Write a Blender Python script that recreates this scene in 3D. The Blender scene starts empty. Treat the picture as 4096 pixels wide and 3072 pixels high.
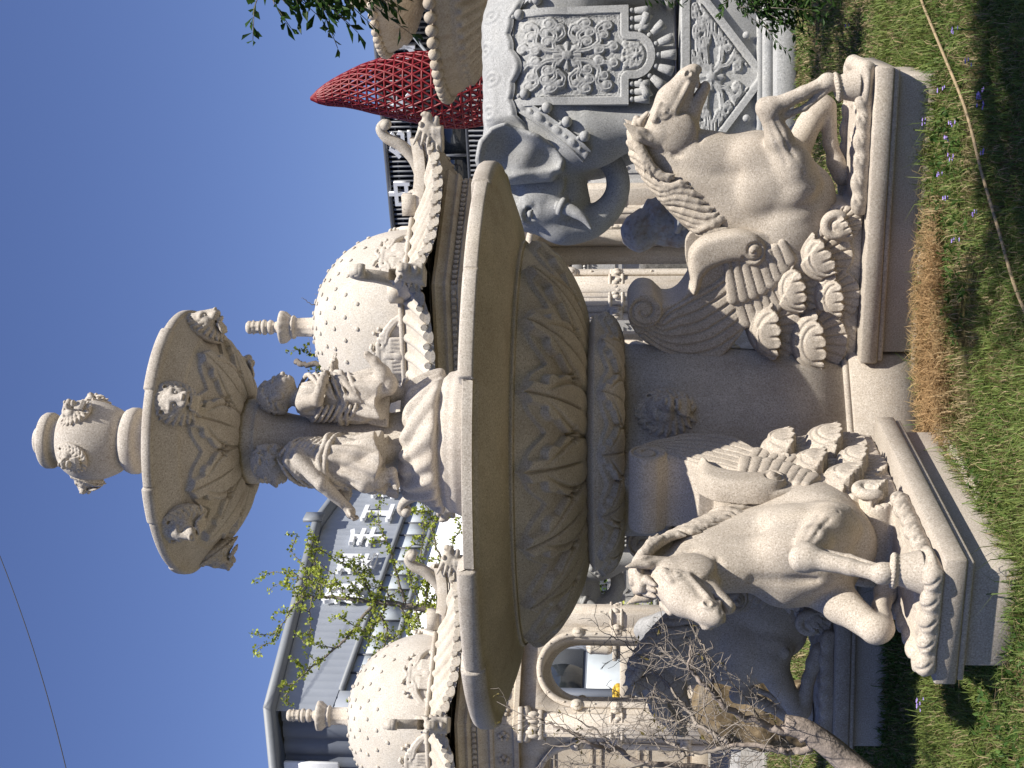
import bpy, bmesh, math, random
import numpy as np
from mathutils import Vector, Matrix
from mathutils.bvhtree import BVHTree
rng = np.random.default_rng(7)
random.seed(7)
scene = bpy.context.scene
COL = scene.collection
PI = math.pi
F32 = np.float32

# ---------------------------------------------------------------- objects
def tag(o, label=None, cat=None, group=None, kind=None):
    if label: o['label'] = label
    if cat: o['category'] = cat
    if group: o['group'] = group
    if kind: o['kind'] = kind
    return o

def thing(name, label, cat, loc=(0, 0, 0), rz=0.0, group=None):
    o = bpy.data.objects.new(name, None)
    o.empty_display_size = 0.1
    COL.objects.link(o)
    o.location = loc
    o.rotation_euler = (0, 0, rz)
    return tag(o, label, cat, group)

def mesh_from(name, V, Fs, smooth=True):
    """V (n,3) array, Fs list of arrays (m,k) of faces with equal k each."""
    me = bpy.data.meshes.new(name)
    V = np.asarray(V, dtype=F32)
    if not isinstance(Fs, (list, tuple)):
        Fs = [Fs]
    Fs = [np.asarray(f, dtype=np.int32) for f in Fs if len(f)]
    me.vertices.add(len(V))
    me.vertices.foreach_set('co', V.ravel())
    nl = sum(f.size for f in Fs)
    npoly = sum(len(f) for f in Fs)
    me.loops.add(nl)
    me.polygons.add(npoly)
    me.loops.foreach_set('vertex_index', np.concatenate([f.ravel() for f in Fs]))
    st = []
    tot = []
    s = 0
    for f in Fs:
        k = f.shape[1]
        st.append(s + np.arange(len(f)) * k)
        tot.append(np.full(len(f), k))
        s += f.size
    me.polygons.foreach_set('loop_start', np.concatenate(st).astype(np.int32))
    me.polygons.foreach_set('loop_total', np.concatenate(tot).astype(np.int32))
    if smooth:
        me.polygons.foreach_set('use_smooth', np.ones(npoly, dtype=bool))
    me.update(calc_edges=True)
    me.validate()
    return me

def link(name, me, mat, parent=None, loc=None, rz=None):
    o = bpy.data.objects.new(name, me)
    COL.objects.link(o)
    if mat is not None:
        me.materials.clear()
        me.materials.append(mat)
    if parent is not None:
        o.parent = parent
    if loc is not None:
        o.location = loc
    if rz is not None:
        o.rotation_euler = (0, 0, rz)
    return o

def copy_tree(o, parent=None):
    c = o.copy()
    COL.objects.link(c)
    c.parent = parent
    for ch in list(o.children):
        copy_tree(ch, c)
    return c

class MB:
    """collects polygons for one mesh"""
    def __init__(s):
        s.V = []
        s.F = {}
        s.n = 0
    def add(s, V, Fs):
        V = np.asarray(V, dtype=float).reshape(-1, 3)
        for f in (Fs if isinstance(Fs, list) else [Fs]):
            f = np.asarray(f, dtype=np.int64)
            if len(f):
                s.F.setdefault(f.shape[1], []).append(f + s.n)
        s.V.append(V)
        s.n += len(V)
        return s
    def box(s, c, size, rz=0.0, R=None, bev=0.0):
        x, y, z = [v / 2 for v in size]
        if bev > 0:
            b = min(bev, x * .9, y * .9, z * .9)
            P = []
            for sx in (-1, 1):
                for sy in (-1, 1):
                    for sz in (-1, 1):
                        P += [(sx * (x - b), sy * (y - b), sz * z), (sx * (x - b), sy * y, sz * (z - b)), (sx * x, sy * (y - b), sz * (z - b))]
            bm = bmesh.new()
            vs = [bm.verts.new(p) for p in P]
            r = bmesh.ops.convex_hull(bm, input=vs)
            bm.verts.index_update()
            V = np.array([v.co[:] for v in bm.verts])
            Fd = {}
            for f in bm.faces:
                Fd.setdefault(len(f.verts), []).append([v.index for v in f.verts])
            bm.free()
            Fs = [np.array(v) for v in Fd.values()]
        else:
            V = np.array([(sx * x, sy * y, sz * z) for sx in (-1, 1) for sy in (-1, 1) for sz in (-1, 1)])
            Fs = [np.array([(0, 1, 3, 2), (4, 6, 7, 5), (0, 4, 5, 1), (2, 3, 7, 6), (0, 2, 6, 4), (1, 5, 7, 3)])]
        if R is None:
            R = np.array(Matrix.Rotation(rz, 3, 'Z'))
        V = V @ np.asarray(R).T + np.asarray(c)
        return s.add(V, Fs)
    def tube(s, pts, rad, n=8, cap=True, up=None, flat=1.0):
        P = np.asarray(pts, dtype=float)
        m = len(P)
        rad = np.broadcast_to(np.asarray(rad, dtype=float), (m,))
        T = np.gradient(P, axis=0)
        T /= np.linalg.norm(T, axis=1)[:, None] + 1e-12
        u = np.array(up if up is not None else ((0, 0, 1) if abs(T[0][2]) < .9 else (1, 0, 0)), dtype=float)
        N = []
        for t in T:
            if up is not None:
                u = np.array(up, dtype=float)
            a = u - t * (u @ t)
            a /= np.linalg.norm(a) + 1e-12
            N.append(a)
            u = a
        N = np.array(N)
        B = np.cross(T, N)
        a = np.linspace(0, 2 * PI, n, endpoint=False)
        V = (P[:, None] + rad[:, None, None] * (np.cos(a)[None, :, None] * B[:, None] + flat * np.sin(a)[None, :, None] * N[:, None])).reshape(-1, 3)
        i = np.arange(m - 1)[:, None] * n
        j = np.arange(n)[None]
        j2 = (j + 1) % n
        Fq = np.stack([i + j, i + j2, i + n + j2, i + n + j], -1).reshape(-1, 4)
        Fs = [Fq]
        if cap:
            Fs += [np.arange(n)[::-1][None], (np.arange(n) + (m - 1) * n)[None]]
        return s.add(V, Fs)
    def grid(s, G, closed_u=False, flip=False):
        """G (nu,nv,3)"""
        nu, nv = G.shape[:2]
        iu = np.arange(nu if closed_u else nu - 1)
        jv = np.arange(nv - 1)
        a = (iu[:, None] * nv + jv[None])
        b = (((iu + 1) % nu)[:, None] * nv + jv[None])
        q = np.stack([a, b, b + 1, a + 1], -1).reshape(-1, 4)
        if flip:
            q = q[:, ::-1]
        return s.add(G.reshape(-1, 3), q)
    def lathe(s, prof, n=64, c=(0, 0, 0), a0=0.0):
        prof = np.asarray(prof, dtype=float)
        a = np.linspace(0, 2 * PI, n, endpoint=False) + a0
        G = np.stack([np.cos(a)[:, None] * prof[None, :, 0], np.sin(a)[:, None] * prof[None, :, 0], np.broadcast_to(prof[None, :, 1], (n, len(prof)))], -1) + np.asarray(c)
        return s.grid(G, closed_u=True)
    def prism(s, poly, z0, z1, bev=0.0):
        """horizontal polygon (ccw) extruded in z"""
        P = np.asarray(poly, dtype=float)
        n = len(P)
        V = np.concatenate([np.c_[P, np.full(n, z0)], np.c_[P, np.full(n, z1)]])
        i = np.arange(n)
        j = (i + 1) % n
        s.add(V, [np.stack([i, j, j + n, i + n], -1), i[::-1][None], (i + n)[None]])
        return s
    def sphere(s, c, r, nu=12, nv=8):
        u = np.linspace(0, 2 * PI, nu, endpoint=False)
        v = np.linspace(-PI / 2 + .02, PI / 2 - .02, nv)
        r = np.broadcast_to(np.asarray(r, dtype=float), (3,))
        G = np.stack([np.cos(v)[None] * np.cos(u)[:, None] * r[0], np.cos(v)[None] * np.sin(u)[:, None] * r[1], np.broadcast_to(np.sin(v)[None] * r[2], (nu, nv))], -1) + np.asarray(c)
        return s.grid(G, closed_u=True)
    def mesh(s, name, smooth=False):
        V = np.concatenate(s.V)
        Fs = [np.concatenate(v) for v in s.F.values()]
        return mesh_from(name, V, Fs, smooth)
    def build(s, name, mat, parent=None, smooth=False, autosmooth=None):
        me = s.mesh(name, smooth or autosmooth is not None)
        if autosmooth is not None:
            try:
                me.set_sharp_from_angle(angle=math.radians(autosmooth))
            except Exception:
                pass
        return link(name, me, mat, parent)

def catmull(pts, n=8):
    P = np.asarray(pts, dtype=float)
    Q = np.concatenate([[2 * P[0] - P[1]], P, [2 * P[-1] - P[-2]]])
    out = []
    t = np.linspace(0, 1, n, endpoint=False)[:, None]
    for i in range(1, len(Q) - 2):
        a, b, c, d = Q[i - 1], Q[i], Q[i + 1], Q[i + 2]
        out.append(.5 * ((2 * b) + (c - a) * t + (2 * a - 5 * b + 4 * c - d) * t * t + (3 * b - a - 3 * c + d) * t ** 3))
    out.append(P[-1:])
    return np.concatenate(out)

def resample(P, n):
    P = np.asarray(P, dtype=float)
    d = np.r_[0, np.cumsum(np.linalg.norm(np.diff(P, axis=0), axis=1))]
    t = np.linspace(0, d[-1], n)
    return np.stack([np.interp(t, d, P[:, k]) for k in range(P.shape[1])], -1)

def spiral2(c, r0, r1, turns, a0, n=40, sgn=1):
    t = np.linspace(0, 1, n)
    r = r0 + (r1 - r0) * t
    a = a0 + sgn * turns * 2 * PI * t
    return np.stack([c[0] + r * np.cos(a), c[1] + r * np.sin(a)], -1)

def sstep(a, b, x):
    t = np.clip((x - a) / (b - a), 0, 1)
    return t * t * (3 - 2 * t)

# ---------------------------------------------------------------- signed distance sculpting
class Field:
    def __init__(s, lo, hi, h):
        s.lo = np.array(lo, dtype=float)
        s.h = h
        s.n = np.ceil((np.array(hi) - s.lo) / h).astype(int) + 1
        s.ax = [(s.lo[k] + h * np.arange(s.n[k])).astype(F32) for k in range(3)]
        s.D = np.full(s.n, 9.0, dtype=F32)
    def sl(s, lo, hi):
        a = np.clip(np.floor((np.asarray(lo) - s.lo) / s.h).astype(int), 0, s.n)
        b = np.clip(np.ceil((np.asarray(hi) - s.lo) / s.h).astype(int) + 1, 0, s.n)
        sl = tuple(slice(int(a[k]), int(b[k])) for k in range(3))
        X = s.ax[0][sl[0]][:, None, None]
        Y = s.ax[1][sl[1]][None, :, None]
        Z = s.ax[2][sl[2]][None, None, :]
        return sl, X, Y, Z
    def _op(s, lo, hi, f, k, mode):
        m = k + 4 * s.h
        sl, X, Y, Z = s.sl(np.asarray(lo) - m, np.asarray(hi) + m)
        A = s.D[sl]
        if A.size == 0:
            return
        B = f(X, Y, Z)
        if mode == 'add':
            h = np.maximum(k - np.abs(A - B), 0) / max(k, 1e-6)
            s.D[sl] = np.minimum(A, B) - h * h * k * .25
        elif mode == 'sub':
            B = -B
            h = np.maximum(k - np.abs(A - B), 0) / max(k, 1e-6)
            s.D[sl] = np.maximum(A, B) + h * h * k * .25
        else:  # bump: positive amp raises
            s.D[sl] = A - B
    # primitives
    def ell(s, c, r, k=.02, R=None, mode='add'):
        c = np.asarray(c, dtype=float)
        r = np.asarray(r, dtype=float)
        rm = np.full(3, r.max()) if R is not None else r
        if R is not None:
            R = np.asarray(R)
        def f(X, Y, Z):
            x, y, z = X - F32(c[0]), Y - F32(c[1]), Z - F32(c[2])
            if R is not None:
                x, y, z = (x * F32(R[0, j]) + y * F32(R[1, j]) + z * F32(R[2, j]) for j in range(3))
            q = [x / F32(r[0]), y / F32(r[1]), z / F32(r[2])]
            k0 = np.sqrt(q[0] ** 2 + q[1] ** 2 + q[2] ** 2)
            k1 = np.sqrt((q[0] / F32(r[0])) ** 2 + (q[1] / F32(r[1])) ** 2 + (q[2] / F32(r[2])) ** 2) + F32(1e-6)
            return k0 * (k0 - 1) / k1
        s._op(c - rm, c + rm, f, k, mode)
        return s
    def cap(s, a, b, ra, rb=None, k=.02, mode='add', ys=1.0):
        """tapered capsule; ys squeezes its y thickness"""
        rb = ra if rb is None else rb
        a = np.asarray(a, dtype=float)
        b = np.asarray(b, dtype=float)
        r = max(ra, rb)
        lo = np.minimum(a, b) - r
        hi = np.maximum(a, b) + r
        def f(X, Y, Z):
            i = F32(1 / ys)
            ab = (b - a)
            ab = ab * np.array([1, 1 / ys, 1])
            px, py, pz = X - F32(a[0]), (Y - F32(a[1])) * i, Z - F32(a[2])
            L = float(ab @ ab) + 1e-12
            t = np.clip((px * F32(ab[0]) + py * F32(ab[1]) + pz * F32(ab[2])) / F32(L), 0, 1)
            d = np.sqrt((px - t * F32(ab[0])) ** 2 + (py - t * F32(ab[1])) ** 2 + (pz - t * F32(ab[2])) ** 2) - (F32(ra) + t * F32(rb - ra))
            return d * F32(min(1.0, ys * 1.2))
        s._op(lo, hi, f, k, mode)
        return s
    def tube(s, pts, rad, k=.02, mode='add', ys=1.0):
        P = np.asarray(pts, dtype=float)
        rad = np.broadcast_to(np.asarray(rad, dtype=float), (len(P),))
        for i in range(len(P) - 1):
            s.cap(P[i], P[i + 1], rad[i], rad[i + 1], k, mode, ys)
        return s
    def bump(s, pts, amp, w, cut=2.2):
        """raise (amp>0) or groove (amp<0) along a polyline"""
        P = np.asarray(pts, dtype=float)
        for_lo = P.min(0) - w * cut
        for_hi = P.max(0) + w * cut
        sl, X, Y, Z = s.sl(for_lo, for_hi)
        if s.D[sl].size == 0:
            return s
        best = None
        for a, b in zip(P[:-1], P[1:]):
            ab = b - a
            L = float(ab @ ab) + 1e-12
            px, py, pz = X - F32(a[0]), Y - F32(a[1]), Z - F32(a[2])
            t = np.clip((px * F32(ab[0]) + py * F32(ab[1]) + pz * F32(ab[2])) / F32(L), 0, 1)
            d = (px - t * F32(ab[0])) ** 2 + (py - t * F32(ab[1])) ** 2 + (pz - t * F32(ab[2])) ** 2
            best = d if best is None else np.minimum(best, d)
        s.D[sl] -= F32(amp) * np.exp(-best / F32(w * w))
        return s
    def box(s, c, half, k=.01, r=0.01, R=None, mode='add'):
        c = np.asarray(c, dtype=float)
        half = np.asarray(half, dtype=float)
        e = np.full(3, np.linalg.norm(half)) if R is not None else half
        if R is not None:
            R = np.asarray(R)
        def f(X, Y, Z):
            x, y, z = X - F32(c[0]), Y - F32(c[1]), Z - F32(c[2])
            if R is not None:
                x, y, z = (x * F32(R[0, j]) + y * F32(R[1, j]) + z * F32(R[2, j]) for j in range(3))
            qx, qy, qz = np.abs(x) - F32(half[0] - r), np.abs(y) - F32(half[1] - r), np.abs(z) - F32(half[2] - r)
            o = np.sqrt(np.maximum(qx, 0) ** 2 + np.maximum(qy, 0) ** 2 + np.maximum(qz, 0) ** 2)
            return o + np.minimum(np.maximum(np.maximum(qx, qy), qz), 0) - F32(r)
        s._op(c - e, c + e, f, k, mode)
        return s
    def fun(s, lo, hi, f, k=.01, mode='add'):
        s._op(lo, hi, f, k, mode)
        return s
    def noise(s, amp, freq, seed=0, oct=2):
        r = np.random.default_rng(seed)
        for o in range(oct):
            for q in range(5):
                d = r.normal(size=3)
                d /= np.linalg.norm(d)
                w = freq * (2 ** o) * r.uniform(.7, 1.4)
                ph = r.uniform(0, 6.28)
                m = np.abs(s.D) < 6 * s.h + .05
                arg = (s.ax[0][:, None, None] * F32(d[0]) + s.ax[1][None, :, None] * F32(d[1]) + s.ax[2][None, None, :] * F32(d[2])) * F32(w) + F32(ph)
                s.D -= np.where(m, F32(amp / (5 * 2 ** o)) * np.sin(arg), 0)
        return s
    def flat_bottom(s, z):
        k = int(np.searchsorted(s.ax[2], z))
        zz = s.ax[2][None, None, :]
        s.D = np.maximum(s.D, F32(z) - zz)
        return s
    def surface(s):
        D = s.D.copy()
        for k in range(3):  # close at the border
            i0 = [slice(None)] * 3
            i0[k] = 0
            D[tuple(i0)] = np.maximum(D[tuple(i0)], s.h)
            i0[k] = -1
            D[tuple(i0)] = np.maximum(D[tuple(i0)], s.h)
        S = D < 0
        nx, ny, nz = D.shape
        cs = [(i, j, k) for i in (0, 1) for j in (0, 1) for k in (0, 1)]
        cnt = np.zeros((nx - 1, ny - 1, nz - 1), dtype=np.int8)
        for (i, j, k) in cs:
            cnt += S[i:nx - 1 + i, j:ny - 1 + j, k:nz - 1 + k]
        M = (cnt > 0) & (cnt < 8)
        I = np.argwhere(M)
        idx = np.full(M.shape, -1, dtype=np.int64)
        idx[M] = np.arange(len(I))
        vals = np.stack([D[I[:, 0] + i, I[:, 1] + j, I[:, 2] + k] for (i, j, k) in cs], 1)
        off = np.array(cs, dtype=F32)
        acc = np.zeros((len(I), 3), dtype=F32)
        num = np.zeros(len(I), dtype=F32)
        for a in range(8):
            for b in range(a + 1, 8):
                if np.abs(off[a] - off[b]).sum() == 1:
                    va, vb = vals[:, a], vals[:, b]
                    m = (va < 0) != (vb < 0)
                    t = np.where(m, va / np.where(m, va - vb, 1), 0)
                    p = off[a][None] + t[:, None] * (off[b] - off[a])[None]
                    acc += np.where(m[:, None], p, 0)
                    num += m
        V = (I + acc / np.maximum(num, 1)[:, None]) * s.h + s.lo
        Q = []
        for ax in range(3):
            u, v = (ax + 1) % 3, (ax + 2) % 3
            n2 = [nx, ny, nz]
            a = [slice(0, n2[k]) for k in range(3)]
            b = list(a)
            a[ax] = slice(0, n2[ax] - 1)
            b[ax] = slice(1, n2[ax])
            for k in (u, v):
                a[k] = slice(1, n2[k] - 1)
                b[k] = slice(1, n2[k] - 1)
            A, Bm = S[tuple(a)], S[tuple(b)]
            E = np.argwhere(A != Bm)
            if not len(E):
                continue
            fl = A[tuple(E.T)]
            E = E.copy()
            E[:, u] += 1
            E[:, v] += 1
            def g(du, dv):
                e = E.copy()
                e[:, u] -= du
                e[:, v] -= dv
                return idx[tuple(e.T)]
            q = np.stack([g(1, 1), g(0, 1), g(0, 0), g(1, 0)], 1)
            q[~fl] = q[~fl][:, ::-1]
            Q.append(q)
        return V, np.concatenate(Q)
    def mesh(s, name):
        V, Q = s.surface()
        return mesh_from(name, V, Q, True)
    def build(s, name, mat, parent=None):
        return link(name, s.mesh(name), mat, parent)

def poly_sdf(poly, X, Z):
    """signed distance of 2-D polygon on broadcast arrays (negative inside)"""
    P = np.asarray(poly, dtype=float)
    d = None
    inside = np.zeros(np.broadcast(X, Z).shape, dtype=bool)
    n = len(P)
    for i in range(n):
        a, b = P[i], P[(i + 1) % n]
        e = b - a
        t = np.clip(((X - a[0]) * e[0] + (Z - a[1]) * e[1]) / (e @ e + 1e-12), 0, 1)
        q = (X - a[0] - t * e[0]) ** 2 + (Z - a[1] - t * e[1]) ** 2
        d = q if d is None else np.minimum(d, q)
        c = ((a[1] > Z) != (b[1] > Z))
        if a[1] != b[1]:
            inside ^= c & (X < (b[0] - a[0]) * (Z - a[1]) / (b[1] - a[1]) + a[0])
    d = np.sqrt(d)
    return np.where(inside, -d, d)

def line_dist(pts, X, Z):
    P = np.asarray(pts, dtype=float)
    d = None
    for a, b in zip(P[:-1], P[1:]):
        e = b - a
        t = np.clip(((X - a[0]) * e[0] + (Z - a[1]) * e[1]) / (e @ e + 1e-12), 0, 1)
        q = (X - a[0] - t * e[0]) ** 2 + (Z - a[1] - t * e[1]) ** 2
        d = q if d is None else np.minimum(d, q)
    return np.sqrt(d)

def ZR(a):
    return np.array(Matrix.Rotation(a, 3, 'Z'))
def YR(a):
    return np.array(Matrix.Rotation(a, 3, 'Y'))
def XR(a):
    return np.array(Matrix.Rotation(a, 3, 'X'))

# ---------------------------------------------------------------- materials
def nmat(name, rough=.8, spec=.3):
    m = bpy.data.materials.new(name)
    m.use_nodes = True
    nt = m.node_tree
    b = nt.nodes['Principled BSDF']
    b.inputs['Roughness'].default_value = rough
    b.inputs['Specular IOR Level'].default_value = spec
    return m, nt, b

def node(nt, typ, **kw):
    n = nt.nodes.new(typ)
    for k, v in kw.items():
        if k in n.inputs.keys():
            n.inputs[k].default_value = v
        else:
            setattr(n, k, v)
    return n

def ramp(nt, fac, stops):
    r = nt.nodes.new('ShaderNodeValToRGB')
    e = r.color_ramp.elements
    while len(e) < len(stops):
        e.new(.5)
    for el, (p, c) in zip(e, stops):
        el.position = p
        el.color = (*c, 1) if len(c) == 3 else c
    nt.links.new(fac, r.inputs['Fac'])
    return r.outputs['Color']

def mix(nt, fac, a, b, typ='MIX'):
    n = nt.nodes.new('ShaderNodeMix')
    n.data_type = 'RGBA'
    n.blend_type = typ
    for sck, v in ((n.inputs[0], fac), (n.inputs[6], a), (n.inputs[7], b)):
        if hasattr(v, 'links') or hasattr(v, 'is_linked'):
            nt.links.new(v, sck)
        else:
            sck.default_value = v if isinstance(v, (int, float)) else (*v, 1)
    return n.outputs[2]

def stone(name, base, dark, light, grain=220, blotch=3.0, stain=None, stain_amt=.5, rough=.85, bump=.25, bscale=90, streak=False):
    """speckled granite: two sizes of grain, soft blotches, optional weather stains"""
    m, nt, b = nmat(name, rough, .25)
    tc = node(nt, 'ShaderNodeTexCoord')
    co = tc.outputs['Object']
    L = nt.links.new
    n1 = node(nt, 'ShaderNodeTexNoise', Scale=grain, Detail=3.0, Roughness=.7)
    L(co, n1.inputs['Vector'])
    c1 = ramp(nt, n1.outputs['Fac'], [(.34, tuple(v * .92 for v in dark)), (.47, base), (.54, base), (.66, light)])
    n2 = node(nt, 'ShaderNodeTexNoise', Scale=blotch, Detail=5.0, Roughness=.6)
    L(co, n2.inputs['Vector'])
    f2 = ramp(nt, n2.outputs['Fac'], [(.3, (.80, .79, .78)), (.55, (1, 1, 1)), (.75, (1.06, 1.04, 1.0))])
    c = mix(nt, 1.0, c1, f2, 'MULTIPLY')
    if stain is not None:
        mp = node(nt, 'ShaderNodeMapping')
        mp.inputs['Scale'].default_value = (1, 1, .25 if streak else 1)
        L(co, mp.inputs['Vector'])
        n3 = node(nt, 'ShaderNodeTexNoise', Scale=6.0, Detail=6.0, Roughness=.65)
        L(mp.outputs[0], n3.inputs['Vector'])
        f3 = ramp(nt, n3.outputs['Fac'], [(.48, (0, 0, 0)), (.72, (stain_amt,) * 3)])
        c = mix(nt, f3, c, stain)
    L(c, b.inputs['Base Color'])
    n4 = node(nt, 'ShaderNodeTexNoise', Scale=bscale, Detail=4.0, Roughness=.7)
    L(co, n4.inputs['Vector'])
    bp = node(nt, 'ShaderNodeBump', Strength=bump, Distance=.004)
    L(n4.outputs['Fac'], bp.inputs['Height'])
    L(bp.outputs[0], b.inputs['Normal'])
    return m

def plain(name, col, rough=.6, var=.15, scale=8.0, metal=0.0, bump=0.0, bscale=60):
    m, nt, b = nmat(name, rough, .4)
    tc = node(nt, 'ShaderNodeTexCoord')
    n = node(nt, 'ShaderNodeTexNoise', Scale=scale, Detail=5.0, Roughness=.6)
    nt.links.new(tc.outputs['Object'], n.inputs['Vector'])
    lo = tuple(v * (1 - var) for v in col)
    hi = tuple(min(1, v * (1 + var)) for v in col)
    nt.links.new(ramp(nt, n.outputs['Fac'], [(.3, lo), (.7, hi)]), b.inputs['Base Color'])
    b.inputs['Metallic'].default_value = metal
    if bump:
        n4 = node(nt, 'ShaderNodeTexNoise', Scale=bscale, Detail=4.0)
        nt.links.new(tc.outputs['Object'], n4.inputs['Vector'])
        bp = node(nt, 'ShaderNodeBump', Strength=bump, Distance=.01)
        nt.links.new(n4.outputs['Fac'], bp.inputs['Height'])
        nt.links.new(bp.outputs[0], b.inputs['Normal'])
    return m

M = {}
M['granite'] = stone('warm granite', (.46, .405, .335), (.30, .255, .205), (.63, .57, .495), 135, 2.2, (.33, .28, .22), .35)
M['granite2'] = stone('fountain granite', (.475, .43, .37), (.31, .275, .23), (.64, .595, .53), 125, 2.0, (.27, .22, .17), .38, streak=True)
M['plinth'] = stone('plinth granite', (.415, .365, .305), (.28, .25, .205), (.57, .525, .455), 135, 2.0, (.28, .23, .18), .35)
M['bluegrey'] = stone('blue grey granite', (.36, .362, .352), (.25, .252, .245), (.48, .48, .47), 75, 1.5, (.26, .265, .26), .4, bscale=50, streak=True)
M['cream'] = stone('cream sandstone', (.56, .505, .43), (.42, .37, .30), (.67, .62, .54), 55, 1.2, (.42, .33, .23), .5, streak=True, bscale=40)
M['dome'] = stone('pale dome granite', (.53, .485, .415), (.41, .375, .33), (.64, .605, .55), 55, 1.2, (.44, .39, .32), .45, bscale=40)
M['rooftile'] = stone('weathered roof stone', (.50, .455, .385), (.38, .335, .275), (.61, .565, .50), 55, 1.2, (.36, .30, .22), .5, bscale=40)
M['buff'] = stone('buff carved stone', (.48, .42, .335), (.36, .30, .235), (.58, .52, .43), 50, 1.2, (.30, .23, .16), .55, streak=True, bscale=40)
M['greystone'] = stone('grey screen stone', (.36, .355, .34), (.26, .26, .25), (.47, .46, .45), 50, 1.2, (.25, .25, .24), .4, bscale=30)
M['whitestone'] = stone('white stone', (.62, .60, .56), (.5, .48, .45), (.72, .70, .67), 60, 1.0, bscale=30)
# ---------------------------------------------------------------- camera, sun, sky (the photograph lies on its side: the camera is rolled a quarter turn)
EYE = 1.6
PITCH = math.atan(227 / 2949.0)
cam = bpy.data.cameras.new('camera')
cam.sensor_fit = 'HORIZONTAL'
cam.sensor_width = 36.0
cam.lens = 48.0
cam.clip_start = .05
cam.clip_end = 5000
camo = bpy.data.objects.new('camera', cam)
COL.objects.link(camo)
fwd = Vector((0, math.cos(PITCH), math.sin(PITCH)))
up = Vector((0, -math.sin(PITCH), math.cos(PITCH)))
right = Vector((1, 0, 0))
Mx = Matrix.Identity(4)
for r_ in range(3):
    Mx[r_][0] = -up[r_]
    Mx[r_][1] = right[r_]
    Mx[r_][2] = -fwd[r_]
    Mx[r_][3] = (0, 0, EYE)[r_]
camo.matrix_world = Mx
scene.camera = camo

SUN = Vector((.455, -.49, 1.0)).normalized()
sl = bpy.data.lights.new('sun', 'SUN')
sl.energy = 5.0
sl.angle = math.radians(.5)
sl.color = (1.0, .945, .86)
so = bpy.data.objects.new('sun', sl)
COL.objects.link(so)
so.rotation_euler = SUN.to_track_quat('Z', 'Y').to_euler()
so.location = (8, -6, 16)
world = bpy.data.worlds.new('World')
scene.world = world
world.use_nodes = True
wn = world.node_tree
bg = wn.nodes['Background']
sky = wn.nodes.new('ShaderNodeTexSky')
sky.sky_type = 'NISHITA'
sky.sun_disc = False
sky.sun_elevation = math.asin(SUN.z)
sky.sun_rotation = math.atan2(SUN.x, SUN.y)
sky.altitude = 0
sky.air_density = 1.0
sky.dust_density = .25
sky.ozone_density = 3.0
tint = wn.nodes.new('ShaderNodeMix')
tint.data_type = 'RGBA'
tint.blend_type = 'MULTIPLY'
tint.inputs[0].default_value = 1.0
tint.inputs[7].default_value = (.945, .93, 1.26, 1)
wn.links.new(sky.outputs[0], tint.inputs[6])
wn.links.new(tint.outputs[2], bg.inputs['Color'])
bg.inputs['Strength'].default_value = .058
scene.view_settings.view_transform = 'Standard'
scene.view_settings.look = 'None'
scene.view_settings.gamma = 1.0
scene.view_settings.exposure = .62
scene.cycles.max_bounces = 6
scene.cycles.transparent_max_bounces = 12
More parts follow.
